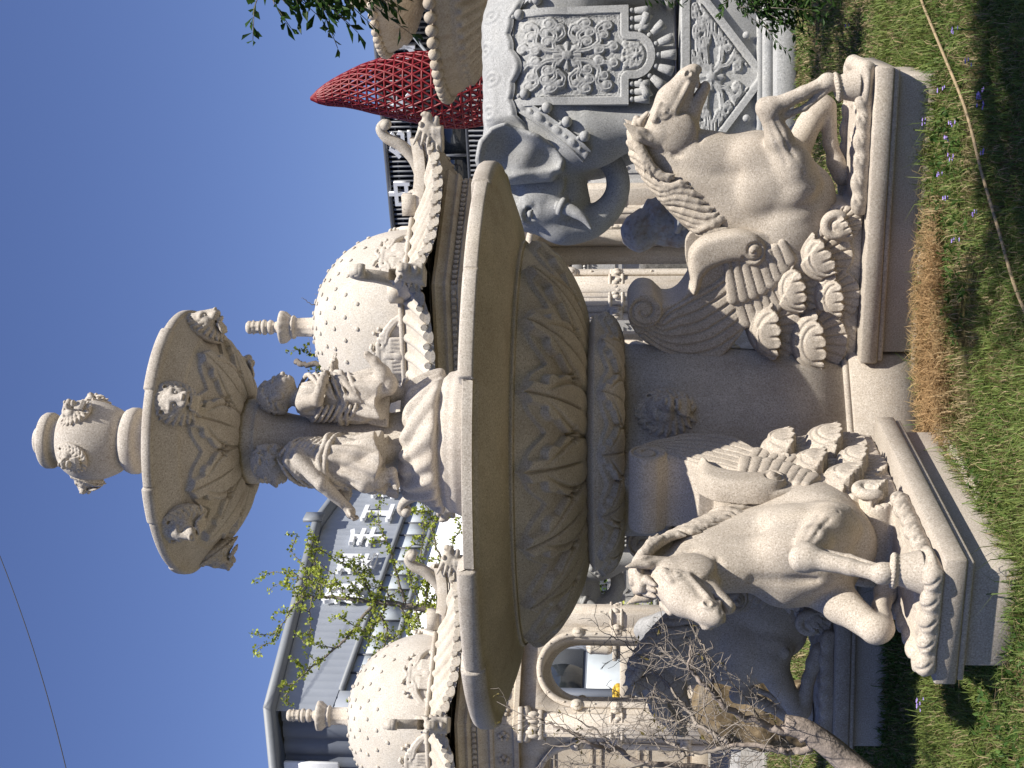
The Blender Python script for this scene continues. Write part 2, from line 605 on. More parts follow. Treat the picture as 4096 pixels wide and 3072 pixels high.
# ---------------------------------------------------------------- winged horses (x = forward, y = left, z = up from the plinth top)
def horse_body():
    f = Field((.25, -.30, 0), (1.62, .30, 1.28), .0075)
    f.ell((.62, 0, .40), (.38, .185, .265), .03)
    f.ell((.70, 0, .37), (.22, .205, .235), .05)
    f.ell((.97, 0, .47), (.225, .178, .225), .07)
    f.ell((.84, 0, .26), (.17, .15, .135), .06)
    # neck
    f.cap((.84, 0, .62), (.98, 0, .84), .235, .185, .08, ys=.60)
    f.cap((.98, 0, .84), (1.11, 0, 1.02), .185, .125, .06, ys=.50)
    f.cap((1.06, 0, .60), (1.10, 0, .86), .12, .09, .07, ys=.95)
    # shoulder and upper-arm muscles
    for s in (-1, 1):
        f.ell((.95, s * .135, .44), (.15, .075, .20), .06, YR(-.5))
        f.ell((.86, s * .14, .34), (.10, .07, .14), .05, YR(-.9))
        f.ell((1.08, s * .09, .56), (.10, .09, .12), .06)
    # raised right foreleg
    f.cap((.95, -.15, .34), (1.05, -.165, .38), .09, .082, .05)
    f.cap((1.03, -.165, .37), (1.18, -.18, .455), .082, .066, .04)
    f.cap((1.18, -.18, .455), (1.325, -.18, .515), .062, .050, .03)
    f.ell((1.335, -.18, .512), (.058, .056, .058), .03)
    f.cap((1.34, -.18, .49), (1.41, -.18, .34), .048, .033, .03)
    f.cap((1.41, -.18, .34), (1.462, -.18, .235), .032, .034, .02)
    f.ell((1.465, -.18, .222), (.045, .047, .046), .015)
    f.ell((1.345, -.18, .545), (.040, .046, .030), .02)
    f.ell((1.30, -.18, .478), (.034, .040, .034), .02)
    f.cap((1.462, -.18, .20), (1.447, -.18, .155), .037, .046, .02)
    # tendons on the leg
    f.bump([(1.02, -.235, .335), (1.15, -.235, .42), (1.29, -.232, .485)], -.010, .010)
    f.bump([(1.06, -.245, .42), (1.18, -.24, .475), (1.27, -.235, .515)], -.007, .012)
    f.bump([(1.355, -.235, .45), (1.41, -.222, .33), (1.445, -.218, .26)], -.009, .009)
    f.bump([(1.31, -.215, .46), (1.37, -.21, .35), (1.415, -.21, .27)], -.008, .008)
    f.cap((1.285, -.18, .455), (1.335, -.18, .33), .022, .016, .015)
    f.cap((1.335, -.18, .33), (1.42, -.18, .225), .016, .018, .015)
    # folded left foreleg
    f.cap((1.0, .14, .36), (1.12, .155, .31), .095, .080, .05)
    f.cap((1.12, .155, .31), (1.295, .17, .205), .078, .060, .03)
    f.ell((1.305, .17, .19), (.058, .055, .055), .03)
    f.cap((1.295, .17, .165), (1.10, .17, .14), .048, .040, .02)
    f.cap((1.10, .17, .14), (1.00, .165, .105), .040, .045, .02)
    f.cap((1.00, .165, .11), (.93, .16, .07), .05, .055, .02)
    # elbow knob, crease behind the shoulder, folds
    f.ell((.925, -.205, .285), (.03, .018, .03), .015)
    f.ell((.925, .205, .285), (.03, .018, .03), .015)
    for s in (-1, 1):
        f.bump([(.76, s * .205, .56), (.80, s * .215, .46), (.81, s * .215, .36), (.83, s * .20, .27), (.90, s * .17, .20)], -.015, .034)
        f.bump([(.98, s * .18, .36), (1.02, s * .16, .46), (1.04, s * .13, .58)], -.008, .025)
        f.bump([(1.03, s * .10, .96), (.98, s * .125, .80), (1.0, s * .14, .66)], -.010, .035)
    # chest split
    f.bump([(1.20, 0, .70), (1.205, 0, .58), (1.17, 0, .44), (1.08, 0, .30)], -.020, .022)
    # ---- head
    f.cap((1.205, 0, 1.045), (1.36, 0, .995), .105, .084, .03, ys=.92)
    f.cap((1.36, 0, .995), (1.475, 0, .91), .082, .062, .03, ys=.88)
    f.cap((1.47, 0, .915), (1.505, 0, .885), .056, .046, .02, ys=.95)
    f.ell((1.20, 0, .965), (.112, .088, .112), .012)
    for s in (-1, 1):
        f.ell((1.20, s * .062, .968), (.108, .040, .108), .006)
        # cheek edge
        a = np.linspace(-3.3, -.9, 18)
        f.bump(np.stack([1.20 + .118 * np.cos(a), np.full(18, s * .070), .965 + .118 * np.sin(a)], -1), -.012, .014)
    f.cap((1.25, 0, .92), (1.385, 0, .862), .062, .042, .03, ys=.75)
    f.cap((1.385, 0, .862), (1.428, 0, .832), .040, .034, .02, ys=.85)
    f.cap((1.425, 0, .868), (1.49, 0, .838), .010, .019, .01, mode='sub', ys=3.4)
    f.cap((1.37, 0, .893), (1.43, 0, .866), .004, .010, .01, mode='sub', ys=9)
    for s in (-1, 1):
        # brow, eye socket, eyeball with lids
        f.cap((1.275, s * .078, 1.088), (1.350, s * .074, 1.060), .020, .014, .015)
        f.ell((1.315, s * .104, 1.036), (.050, .036, .040), .008, mode='sub')
        f.ell((1.315, s * .070, 1.036), (.031, .031, .029), .001)
        e = np.linspace(0, 2 * PI, 15)
        f.tube(np.stack([1.315 + .037 * np.cos(e), np.full(15, s * .083) - s * .004 * np.cos(e), 1.036 + .030 * np.sin(e) - .006 * np.cos(e)], -1), .0065, .003)
        f.bump(np.stack([1.315 + .012 * np.cos(e), np.full(15, s * .097), 1.037 + .012 * np.sin(e)], -1), -.009, .0055)
        # face ridge and hollow
        f.cap((1.31, s * .074, .985), (1.45, s * .056, .915), .016, .012, .02)
        f.bump([(1.315, s * .080, .955), (1.37, s * .070, .92), (1.43, s * .055, .885)], -.018, .016)
        f.bump([(1.33, s * .068, 1.005), (1.40, s * .060, .965), (1.46, s * .05, .935)], -.006, .013)
        # nostril
        f.ell((1.500, s * .048, .918), (.026, .024, .026), .012)
        f.ell((1.506, s * .070, .918), (.017, .022, .019), .005, mode='sub')
        f.bump([(1.40, s * .058, .885), (1.45, s * .058, .872), (1.50, s * .050, .862), (1.53, s * .03, .862)], -.014, .008)
        # teeth line
        f.ell((1.455, s * .03, .866), (.03, .012, .012), .008)
        # ears
        f.cap((1.160, s * .062, 1.085), (1.195, s * .082, 1.165), .036, .042, .012, ys=.60)
        f.cap((1.195, s * .082, 1.165), (1.256, s * .088, 1.245), .040, .006, .006, ys=.60)
        f.cap((1.185, s * .110, 1.12), (1.245, s * .112, 1.215), .020, .006, .006, mode='sub')
    f.noise(.004, 24, 3)
    return f

def horse_hooves():
    f = Field((1.30, -.30, .05), (1.58, -.06, .24), .005)
    # hoof wall: cone with a flat sole
    def hoof(X, Y, Z):
        t = np.clip((Z - F32(.066)) / F32(.095), 0, 1)
        cx = F32(1.447) - t * F32(.012)
        r = F32(.090) - t * F32(.030)
        d = np.sqrt((X - cx) ** 2 + (Y + F32(.18)) ** 2) - r
        return np.maximum(d, np.maximum(F32(.066) - Z, Z - F32(.165)))
    f.fun((1.32, -.29, .05), (1.56, -.07, .18), hoof, .008)
    a = np.linspace(0, 2 * PI, 26)
    f.tube(np.stack([1.437 + .056 * np.cos(a), -.18 + .056 * np.sin(a), .172 + .012 * np.cos(a)], -1), .016, .008)
    for q in a[:-1]:
        c, s_ = math.cos(q), math.sin(q)
        f.bump([(1.437 + .068 * c, -.18 + .068 * s_, .150 + .012 * c), (1.437 + .066 * c, -.18 + .066 * s_, .188 + .012 * c)], -.007, .0045)
    return f

WING = [(.60, .22), (.42, .30), (.30, .395), (.224, .437), (.20, .50), (.161, .59), (.104, .638), (-.0, .733), (-.017, .842), (-.008, .952), (.047, 1.062), (.105, 1.151), (.186, 1.211), (.278, 1.228), (.335, 1.206), (.366, 1.163), (.359, 1.10), (.325, 1.063), (.300, 1.03), (.305, .985), (.335, .945), (.39, .905), (.45, .875), (.535, .86), (.60, .83), (.66, .76), (.70, .60)]
ARM = [(.70, .70), (.665, .83), (.602, .90), (.513, .910), (.435, .895), (.367, .895), (.352, .868), (.40, .842), (.446, .83), (.495, .79), (.53, .70), (.535, .63), (.512, .59), (.511, .54), (.555, .505), (.621, .505), (.68, .55), (.705, .62)]

def smooth_loop(P, n=5):
    P = np.asarray(P, dtype=float)
    Q = catmull(np.concatenate([P[-2:], P, P[:2]]), n)
    return Q[2 * n:2 * n + len(P) * n]

def wing_field():
    f = Field((-.06, -.27, .20), (.76, .27, 1.26), .0052)
    x = f.ax[0][:, None].astype(float)
    z = f.ax[2][None, :].astype(float)
    d2 = poly_sdf(smooth_loop(WING), x, z)
    da = poly_sdf(smooth_loop(ARM), x, z)
    H = np.full(d2.shape, .185)
    # flight feathers sweeping up to the scroll
    E = resample(catmull([(.20, .50), (.10, .60), (.01, .72), (-.022, .84), (-.012, .95), (.045, 1.062), (.115, 1.15)]), 40)
    I = resample(catmull([(.56, .64), (.47, .69), (.40, .77), (.35, .86), (.30, .94), (.265, 1.0), (.215, 1.05)]), 40)
    dE = line_dist(E, x, z)
    dI = line_dist(I, x, z)
    tt = dE / (dE + dI + 1e-6) * 6.3
    fr = np.mod(tt, 1.0)
    sp_ = (dE + dI) / 6.3
    near = np.minimum(fr, 1 - fr) * sp_
    H += .007 * (1 - fr) * sstep(0, .25, fr) - .009 * np.exp(-(near / .0055) ** 2)
    # scroll
    sc = np.hypot(x - .272, z - 1.138)
    H = np.where(sc < .096, .192 + .012 * sstep(.098, .086, sc), H)
    sp = spiral2((.272, 1.138), .084, .022, 1.3, -2.6, 60, -1)
    H -= .015 * np.exp(-(line_dist(sp, x, z) / .0065) ** 2)
    # layered feathers
    fe = []
    def feather(a, b, w, lay):
        fe.append((np.array(a), np.array(b), w, lay))
    # long blades, then a shorter covering row that starts under the arm
    n1 = 8
    A1 = resample([(.47, .69), (.50, .60), (.53, .51), (.57, .43)], n1)
    B1 = resample(catmull([(.20, .595), (.215, .515), (.265, .445), (.345, .395), (.43, .365)]), n1)
    for i in range(n1):
        feather(A1[i], B1[i], .0285, .006 + .0010 * i)
    n2 = 8
    A2 = resample([(.52, .70), (.54, .60), (.58, .50), (.64, .42)], n2)
    B2 = resample(catmull([(.335, .665), (.355, .58), (.40, .50), (.46, .435), (.545, .375)]), n2)
    for i in range(n2):
        feather(A2[i], B2[i], .0275, .020 + .0010 * i)
    for a, b, w, lay in fe:
        e = b - a
        t = np.clip(((x - a[0]) * e[0] + (z - a[1]) * e[1]) / (e @ e), 0, 1)
        d = np.hypot(x - a[0] - t * e[0], z - a[1] - t * e[1])
        ww = w * (.80 + .36 * t)
        ins = d < ww
        h = .180 + lay * .9 + .008 * np.clip(1 - (d / ww) ** 2, 0, 1) - .003 * np.exp(-((ww - d) / .004) ** 2) + .004 * t
        H = np.where(ins, np.maximum(h, H * 0 + h), H)
    # arm (leading edge) with the small scroll
    Ha = np.where(da < 0, .232 - .05 * np.exp(np.clip(da, -1, 0) / .012), 0)
    s1 = spiral2((.605, .572), .062, .010, 1.3, 2.2, 40, 1)
    Ha -= np.where(da < 0, .014 * np.exp(-(line_dist(s1, x, z) / .0075) ** 2), 0)
    kn = np.hypot(x - .603, z - .573)
    Ha += np.where(kn < .026, .020 * np.sqrt(np.clip(1 - (kn / .026) ** 2, 0, 1)), 0)
    Hh = np.maximum(H, Ha)
    D2 = np.minimum(d2, da)
    # front hollow for the horse's back between the two arms: only the arms stand in front
    y = np.abs(f.ax[1])[None, :, None]
    D2b = D2[:, None, :]
    top = np.maximum(D2b, y - Hh[:, None, :])
    k = .02
    g = np.maximum(k - np.abs(D2b - (y - Hh[:, None, :])), 0) / k
    top = top + g * g * k * .25
    # the middle of the leading edge is lower, so the arms read as two
    inner = np.maximum(da, -d2)[:, None, :]
    hollow = np.maximum(inner - .03, y - .13)
    top = np.maximum(top, -np.maximum(np.maximum(da[:, None, :] - .02, .05 - (x[:, :, None] - .36)), y - .125))
    f.D = top.astype(F32)
    f.noise(.003, 30, 5)
    return f

def mane_field():
    f = Field((.48, -.18, .60), (1.32, .18, 1.28), .006)
    crest = resample(catmull([(1.255, 1.13), (1.20, 1.165), (1.12, 1.165), (1.03, 1.125), (.93, 1.055), (.83, .965), (.74, .875), (.675, .79), (.655, .74)]), 40)
    r = np.interp(np.linspace(0, 1, 40), [0, .1, .8, 1], [.03, .05, .062, .03])
    f.tube(np.c_[crest[:, 0], np.zeros(40), crest[:, 1]], r, .02, ys=.8)
    rr = np.random.default_rng(5)
    n = 16
    T = np.gradient(crest, axis=0)
    T /= np.linalg.norm(T, axis=1)[:, None]
    for i in range(n):
        q = int(1 + (i / (n - 1)) * 36)
        c = crest[q]
        t = T[q]
        nrm = np.array([-t[1], t[0]])   # toward the outside of the crest
        if nrm[1] < 0:
            nrm = -nrm
        for s in (-1, 1):
            L = rr.uniform(.20, .28) * (1 if i < n - 3 else .6)
            pts = []
            for u in np.linspace(0, 1, 7):
                along = t * (L * (u * .75 + .10 * math.sin(u * 6 + i)))
                dn = -nrm * (L * .55 * u ** 1.3) + nrm * .050 * (1 - u)
                w = s * (.008 + .098 * math.sin(min(1, u * 1.1) * PI / 2) ** .8)
                p = c + along + dn
                pts.append((p[0], w, p[1]))
            rad = np.interp(np.linspace(0, 1, 7), [0, .3, .8, 1], [.019, .025, .019, .005])
            f.tube(pts, rad, .004)
            # a finer second strand
            pts2 = [(a + t[0] * .014, b * 1.03, c_ + t[1] * .014) for a, b, c_ in pts]
            f.tube(pts2[:6], rad[:6] * .62, .003)
    # forelock between the ears
    for s in (-1, 0, 1):
        f.tube([(1.20, s * .02, 1.17), (1.26, s * .03, 1.16), (1.30, s * .028, 1.125)], [.016, .018, .008], .005)
    return f

# cupped wave crests: centre, size, tilt of the scalloped lip
WAVES = [((.160, .445), (.175, .145), -.10), ((.400, .325), (.150, .140), -.25), ((.570, .195), (.150, .140), -.50), ((.345, .120), (.135, .120), -.15), ((.095, .205), (.175, .150), -.12), ((.735, .105), (.095, .090), -.6)]

def waves_field():
    f = Field((-.12, -.29, -.02), (1.62, .29, .62), .0055)
    prof = [(-.07, 0), (-.075, .30), (-.02, .46), (.06, .545), (.18, .55), (.30, .44), (.46, .38), (.62, .27), (.74, .18), (.82, .07), (.84, 0)]
    x = f.ax[0][:, None].astype(float)
    z = f.ax[2][None, :].astype(float)
    d2 = poly_sdf(prof, x, z)
    base2 = d2.copy()
    H = np.full(d2.shape, .165)
    H -= .006 * np.exp(-(np.mod(x * 1.0 - z * .8, .05) - .025) ** 2 / .004 ** 2)
    for (cx, cz), (ra, rb), ang in WAVES:
        ca, sa = math.cos(ang), math.sin(ang)
        # u runs forward along the lip, w runs up out of the wave
        u = ((x - cx) * ca - (z - cz) * sa) / ra
        w = ((x - cx) * sa + (z - cz) * ca) / rb
        lip = -.06 + .26 * u * u - .17 * np.abs(np.sin((u + .12) * PI * 2.4)) ** .8
        rho = np.sqrt(u * u + (w * (1.0)) ** 2)
        dome = (rho < 1) & (w > lip)
        bul = np.sqrt(np.clip(1 - rho ** 2, 0, 1))
        hd = np.maximum(.095 + .160 * bul ** .65, np.where(base2 < -.01, .178 + .078 * bul ** .8, 0))
        hd += .012 * np.exp(-((w - lip) / .16) ** 2)                      # rolled lip
        hd -= .010 * np.exp(-((rho - .80) / .045) ** 2) + .008 * np.exp(-((rho - .60) / .04) ** 2) * (w > lip + .18)
        cell = np.mod((u + .12) * 2.4, 1.0)
        hd -= .024 * np.exp(-(np.minimum(cell, 1 - cell) / .11) ** 2) * np.exp(-((w - lip) / .20) ** 2)
        fan = (rho < 1.02) & (w <= lip)
        th = np.arctan2(w - .9, u)
        hf = .168 + .030 * np.clip(-w, 0, 1) - .012 * np.exp(-(np.mod(th / .20, 1.0) - .5) ** 2 / .10 ** 2)
        H = np.where(dome, hd, np.where(fan, hf, H))
        el = (np.sqrt(u * u + w * w) - 1) * min(ra, rb)
        d2 = np.minimum(d2, np.where(z > -.01, el, d2))
    y = np.abs(f.ax[1])[None, :, None]
    a = d2[:, None, :]
    b = y - H[:, None, :]
    g = np.maximum(.02 - np.abs(a - b), 0) / .02
    f.D = (np.maximum(a, b) + g * g * .005).astype(F32)
    # low swirl rope and floor strip towards the front
    f.box((1.17, 0, .022), (.385, .235, .030), .02, .02)
    for s in (-1, 1):
        xs = np.linspace(.80, 1.535, 8)
        for i in range(7):
            f.ell(((xs[i] + xs[i + 1]) / 2, s * .222, .042 + .006 * (i % 2)), (.066, .036, .040), .02, ZR(s * .12))
            f.bump([(xs[i] + .01, s * .252, .005), (xs[i] + .045, s * .262, .045), (xs[i] + .11, s * .240, .08)], -.013, .007)
            f.bump([(xs[i] + .045, s * .252, .005), (xs[i] + .075, s * .258, .035), (xs[i] + .12, s * .240, .07)], -.008, .006)
            f.bump([(xs[i] + .075, s * .252, .005), (xs[i] + .10, s * .258, .03)], -.008, .006)
            if i % 2 == 0:
                f.ell((xs[i] + .06, s * .236, .068), (.020, .016, .012), .006)
    for i in range(5):
        yy = -.19 + i * .095
        f.ell((1.525, yy, .042), (.042, .052, .038), .02)
        f.bump([(1.57, yy - .03, .01), (1.565, yy + .01, .05), (1.53, yy + .03, .085)], -.010, .007)
    # inner curls seen from above
    for i, (cx, cy) in enumerate([(1.0, -.10), (1.18, -.08), (1.36, -.06), (1.38, .08), (1.10, .05)]):
        sp = spiral2((cx, cy), .07, .01, 1.4, i, 24)
        f.bump(np.c_[sp, np.full(24, .052)], .014, .012)
    f.ell((1.445, -.19, .035), (.11, .085, .030), .02)
    # curl with a bead at the foremost crest
    for s in (-1, 1):
        f.tube(np.stack([.735 + .055 * np.cos(np.linspace(-.6, 4.2, 16)), np.full(16, s * .215), .150 + .055 * np.sin(np.linspace(-.6, 4.2, 16))], -1), .024, .01)
        f.ell((.738, s * .222, .150), (.026, .030, .026), .004)
    f.flat_bottom(.001)
    f.noise(.003, 26, 9)
    return f

def mirrored(me, name):
    m = me.copy()
    m.name = name
    n = len(m.vertices)
    co = np.empty(n * 3, dtype=F32)
    m.vertices.foreach_get('co', co)
    co = co.reshape(-1, 3)
    co[:, 1] *= -1
    m.vertices.foreach_set('co', co.ravel())
    m.flip_normals()
    m.update()
    return m

HM = {'body': horse_body().mesh('horse_body'), 'hoof': horse_hooves().mesh('hoof'), 'wing': wing_field().mesh('wing'),
      'mane': mane_field().mesh('mane'), 'wave_base': waves_field().mesh('wave_base')}
HMm = {k: mirrored(v, k + '_mirrored') for k, v in HM.items()}

def slab_mesh():
    b = MB()
    b.box((.77, 0, -.045), (1.54, .57, .09), bev=.008)
    return b.mesh('slab')
def block_mesh():
    b = MB()
    b.box((.77, 0, -.106), (1.515, .54, .026), bev=.004)
    b.box((.77, 0, -.262), (1.45, .445, .284), bev=.008)
    return b.mesh('block')
SLAB, BLOCK = slab_mesh(), block_mesh()
for m_ in (SLAB, BLOCK):
    m_.materials.append(M['plinth'])

def horse(loc, ang, lab, plab, mirror=False):
    a = math.radians(ang)
    t = thing('winged_horse_statue', lab, 'statue', loc, a, 'winged horse statues around the fountain')
    src = HMm if mirror else HM
    for k in ('body', 'mane', 'wing', 'wave_base', 'hoof'):
        link(k, src[k], M['granite'], t)
    p = thing('stone_plinth', plab, 'plinth', (loc[0], loc[1], 0), a, 'low plinths under the winged horses')
    link('slab', SLAB, None, p, (0, 0, loc[2]))
    link('base_block', BLOCK, None, p, (0, 0, loc[2]))
    return t

AX = (-.3277, 7.68)
horse((.195, 7.64, .315), -18, 'winged horse statue in full profile with open mouth, its raised hoof away from the fountain', 'low stone plinth with chipped slab edge, its long side facing the viewer')
horse((-.43, 7.02, .315), -110, 'winged horse statue in bright sun facing out over the nearest plinth corner, head bowed', 'nearest stone plinth, its sunlit long side and grey end meeting at a corner', mirror=True)
horse((-.66, 8.33, .315), 172, 'shaded winged horse statue behind the bare branches, turned away from the fountain', 'stone plinth wholly in shadow behind the bare tree trunk')
horse((-.13, 8.22, .315), 74, 'dark winged horse statue behind the fountain column, only its black shaded wing showing', 'stone plinth behind the fountain column')
# ---------------------------------------------------------------- fountain
def relief_lathe(prof, n, disp, name):
    """prof: (m,2) radius,z already fine; disp(theta (n,1), idx (1,m)) -> outward displacement and z shift"""
    P = np.asarray(prof, dtype=float)
    T = np.gradient(P, axis=0)
    T /= np.linalg.norm(T, axis=1)[:, None] + 1e-9
    N = np.stack([T[:, 1], -T[:, 0]], -1)
    th = np.linspace(0, 2 * PI, n, endpoint=False)[:, None]
    D, dz = disp(th, P)
    R = P[None, :, 0] + D * N[None, :, 0]
    Z = P[None, :, 1] + D * N[None, :, 1] + dz
    G = np.stack([R * np.cos(th), R * np.sin(th), np.broadcast_to(Z, R.shape)], -1)
    b = MB()
    b.grid(G, closed_u=True)
    return b.mesh(name, True)

def leaf_relief(u, s, asp):
    """u in -.5...5 across one leaf, s 0 (stem) .. 1 (tip); asp = width/height of a cell; height about 0..1"""
    a = np.abs(u)
    # wavy upper outline with a pointed tip on every midrib
    top = .97 - .27 * (a * 2) ** .75 + .05 * np.sin(a * 2 * PI) ** 2
    h = sstep(-.004, .010, top - s) * .55
    # second layer: each leaf body, pointed, leaving a lobed hollow between neighbours
    v = (0.5 - a) * asp           # distance from the joint line between two leaves
    def circ(cv, cs, r):
        return np.hypot(v - cv, s - cs) - r
    hol = np.minimum(v - (.02 + .33 * sstep(.45, .78, s)) * asp * 1.0, 9)
    hol = np.where(s < .36, 1.0, hol)
    lob = np.minimum(np.minimum(circ(.30 * asp, .66, .085), circ(.235 * asp, .50, .075)), circ(.15 * asp, .385, .055))
    hol = np.maximum(hol, -lob)
    body = sstep(-.004, .012, hol) * sstep(-.004, .012, top - .015 - s)
    h = h + body * .75
    # cut forks at the bottom of the hollow
    fk = np.minimum(line_dist([(0, .40), (.06 * asp, .30)], v, s), line_dist([(.03 * asp, .42), (.13 * asp, .36)], v, s))
    h -= .8 * np.exp(-(fk / .016) ** 2)
    # midrib and two curved side grooves
    h -= .55 * np.exp(-(a * asp / .012) ** 2) * sstep(.18, .3, s) * sstep(1.0, .85, s)
    c = a - .5 * (1 - (s / .78) ** 2.2)
    h -= .45 * np.exp(-(c * asp / .020) ** 2) * sstep(.02, .1, s) * sstep(.80, .55, s)
    h += .20 * sstep(.28, .0, np.abs(a - .22)) * body
    return h

def fine(P, h):
    P = np.asarray(P, dtype=float)
    d = np.linalg.norm(np.diff(P, axis=0), axis=1).sum()
    return resample(P, max(3, int(d / h)))

def rim_steps(th, seed, n, amp):
    r = np.random.default_rng(seed)
    e = np.sort((np.arange(n) + r.uniform(-.28, .28, n)) / n * 2 * PI)
    v = r.uniform(-1, 1, n) * amp
    k = np.searchsorted(e, th.ravel() % (2 * PI)) % n
    o = v[k][:, None]
    dmin = np.min(np.abs((th - e[None] + PI) % (2 * PI) - PI), axis=1)[:, None]
    return o, dmin

def basin():
    A = fine(catmull([(.605, 1.80), (.70, 1.805), (.84, 1.845), (1.0, 1.93), (1.11, 2.03), (1.168, 2.115)], 6), .0065)
    Bq = np.concatenate([fine([(1.160, 2.122), (1.148, 2.130), (1.165, 2.137)], .006), fine(catmull([(1.175, 2.139), (1.28, 2.155), (1.42, 2.200), (1.53, 2.245), (1.582, 2.266)], 6), .02)])
    Cq = np.array([(1.589, 2.270), (1.592, 2.278), (1.593, 2.30), (1.592, 2.328), (1.586, 2.338), (1.57, 2.343), (1.48, 2.345), (1.40, 2.33), (1.25, 2.22), (1.0, 2.16), (.42, 2.15)])
    P = np.concatenate([A, Bq, Cq])
    na, nb = len(A), len(Bq)
    def disp(th, P):
        D = np.zeros((len(th), len(P)))
        s = np.linspace(0, 1, na)[None]
        k = 18
        u = (th * k / (2 * PI) + .25) % 1.0 - .5
        D[:, :na] = leaf_relief(u, s, .62) * .046 * sstep(0, .06, s) - .022
        o, dm = rim_steps(th, 4, 13, .019)
        w = np.zeros(len(P))
        w[na + nb - 2:na + nb + 7] = 1
        D += o * w[None]
        D[:, na + nb:na + nb + 6] -= .016 * np.exp(-(dm * 1.59 / .005) ** 2)
        dz = np.zeros((len(th), len(P)))
        dz[:, na + nb:] = o * .7
        return D, dz
    return relief_lathe(P, 1900, disp, 'lower_basin')

def collar():
    A = fine(catmull([(.545, 1.602), (.60, 1.606), (.675, 1.635), (.725, 1.685), (.738, 1.715)], 8), .006)
    Bq = fine(catmull([(.735, 1.722), (.715, 1.740), (.665, 1.762), (.632, 1.772)], 5), .01)
    Cq = np.array([(.630, 1.776), (.640, 1.780), (.640, 1.792), (.630, 1.796), (.606, 1.799)])
    P = np.concatenate([[(.3, 1.601)], A, Bq, Cq])
    na = len(A)
    def disp(th, P):
        D = np.zeros((len(th), len(P)))
        s = np.linspace(0, 1, na)[None]
        u = (th * 14 / (2 * PI) + .1) % 1.0 - .5
        D[:, 1:1 + na] = leaf_relief(u, s, 1.15) * .036 * sstep(0, .1, s) - .008
        return D, 0
    return relief_lathe(P, 900, disp, 'leaf_collar')

def upper_bowl():
    A = fine(catmull([(.236, 3.772), (.31, 3.785), (.42, 3.825), (.53, 3.89), (.62, 3.96)], 8), .006)
    Bq = fine(catmull([(.625, 3.965), (.69, 4.02), (.735, 4.055), (.756, 4.068)], 6), .012)
    Cq = np.array([(.764, 4.072), (.772, 4.080), (.774, 4.10), (.772, 4.122), (.764, 4.130), (.73, 4.132), (.66, 4.10), (.4, 4.03), (.12, 4.02)])
    P = np.concatenate([A, Bq, Cq])
    na, nb = len(A), len(Bq)
    def disp(th, P):
        D = np.zeros((len(th), len(P)))
        s = np.linspace(0, 1, na)[None]
        u = (th * 9 / (2 * PI) + .35) % 1.0 - .5
        D[:, :na] = leaf_relief(u, s, .85) * .034 * sstep(0, .08, s) - .004
        o, dm = rim_steps(th, 9, 11, .006)
        w = np.zeros(len(P))
        w[na + nb - 1:na + nb + 6] = 1
        D += o * w[None]
        D[:, na + nb:na + nb + 5] -= .010 * np.exp(-(dm * .77 / .004) ** 2)
        dz = np.zeros((len(th), len(P)))
        dz[:, na + nb:] = o * .7
        return D, dz
    return relief_lathe(P, 900, disp, 'upper_bowl')

def lion_head():
    """x = outward, z = up; about 0.2 m"""
    f = Field((-.05, -.14, -.16), (.15, .14, .14), .0042)
    f.ell((-.005, 0, 0), (.035, .105, .118), .01)
    # mane locks radiating from the face
    r = np.random.default_rng(3)
    for ring, (ri, ro, h) in enumerate([(.075, .122, .010), (.055, .100, .030), (.045, .078, .045)]):
        n = 22 - ring * 3
        for i in range(n):
            a = (i + .5 * (ring % 2)) / n * 2 * PI
            if ring == 2 and math.sin(a) < -.5:
                continue
            sw = .25 * (1 if math.cos(a) > 0 else -1)
            pts = []
            for t in np.linspace(0, 1, 5):
                rr = ri + (ro - ri) * t * r.uniform(.92, 1.08)
                aa = a + sw * t * t - .12 * math.sin(t * PI)
                pts.append((h * (1 - t * .75) + .008, rr * math.cos(aa) * .9, rr * math.sin(aa) * (1.12 if math.sin(aa) < 0 else 1.0)))
            f.tube(pts, [.011, .013, .012, .009, .004], .003)
    # face
    f.ell((.035, 0, .005), (.050, .056, .066), .015)
    f.cap((.05, 0, .045), (.098, 0, .005), .022, .019, .012)
    f.ell((.088, 0, -.016), (.035, .036, .026), .014)
    for s in (-1, 1):
        f.ell((.098, s * .017, -.018), (.026, .021, .020), .006)
        f.cap((.066, s * .016, .040), (.058, s * .046, .036), .014, .011, .008)
        f.ell((.076, s * .029, .020), (.013, .013, .010), .006, mode='sub')
        f.ell((.068, s * .029, .020), (.012, .011, .009), .002)
        f.ell((.052, s * .042, -.005), (.022, .020, .026), .012)
        f.ell((.02, s * .062, .062), (.016, .020, .022), .006)
        f.ell((.028, s * .062, .062), (.010, .010, .012), .004, mode='sub')
        f.bump([(.118, s * .006, -.008), (.112, s * .026, -.028), (.09, s * .036, -.034)], -.005, .005)
    f.ell((.118, 0, .000), (.014, .018, .010), .004)
    f.ell((.085, 0, -.050), (.028, .026, .014), .006)
    f.cap((.075, -.022, -.041), (.075, .022, -.041), .007, .007, .004, mode='sub')
    f.ell((.105, 0, -.040), (.02, .016, .005), .003, mode='sub')
    for i in range(7):
        y = -.03 + i * .01
        f.tube([(.07, y, -.06), (.06, y * 1.2, -.085), (.045, y * 1.25, -.105)], [.009, .009, .004], .003)
    f.noise(.0015, 70, 2)
    return f

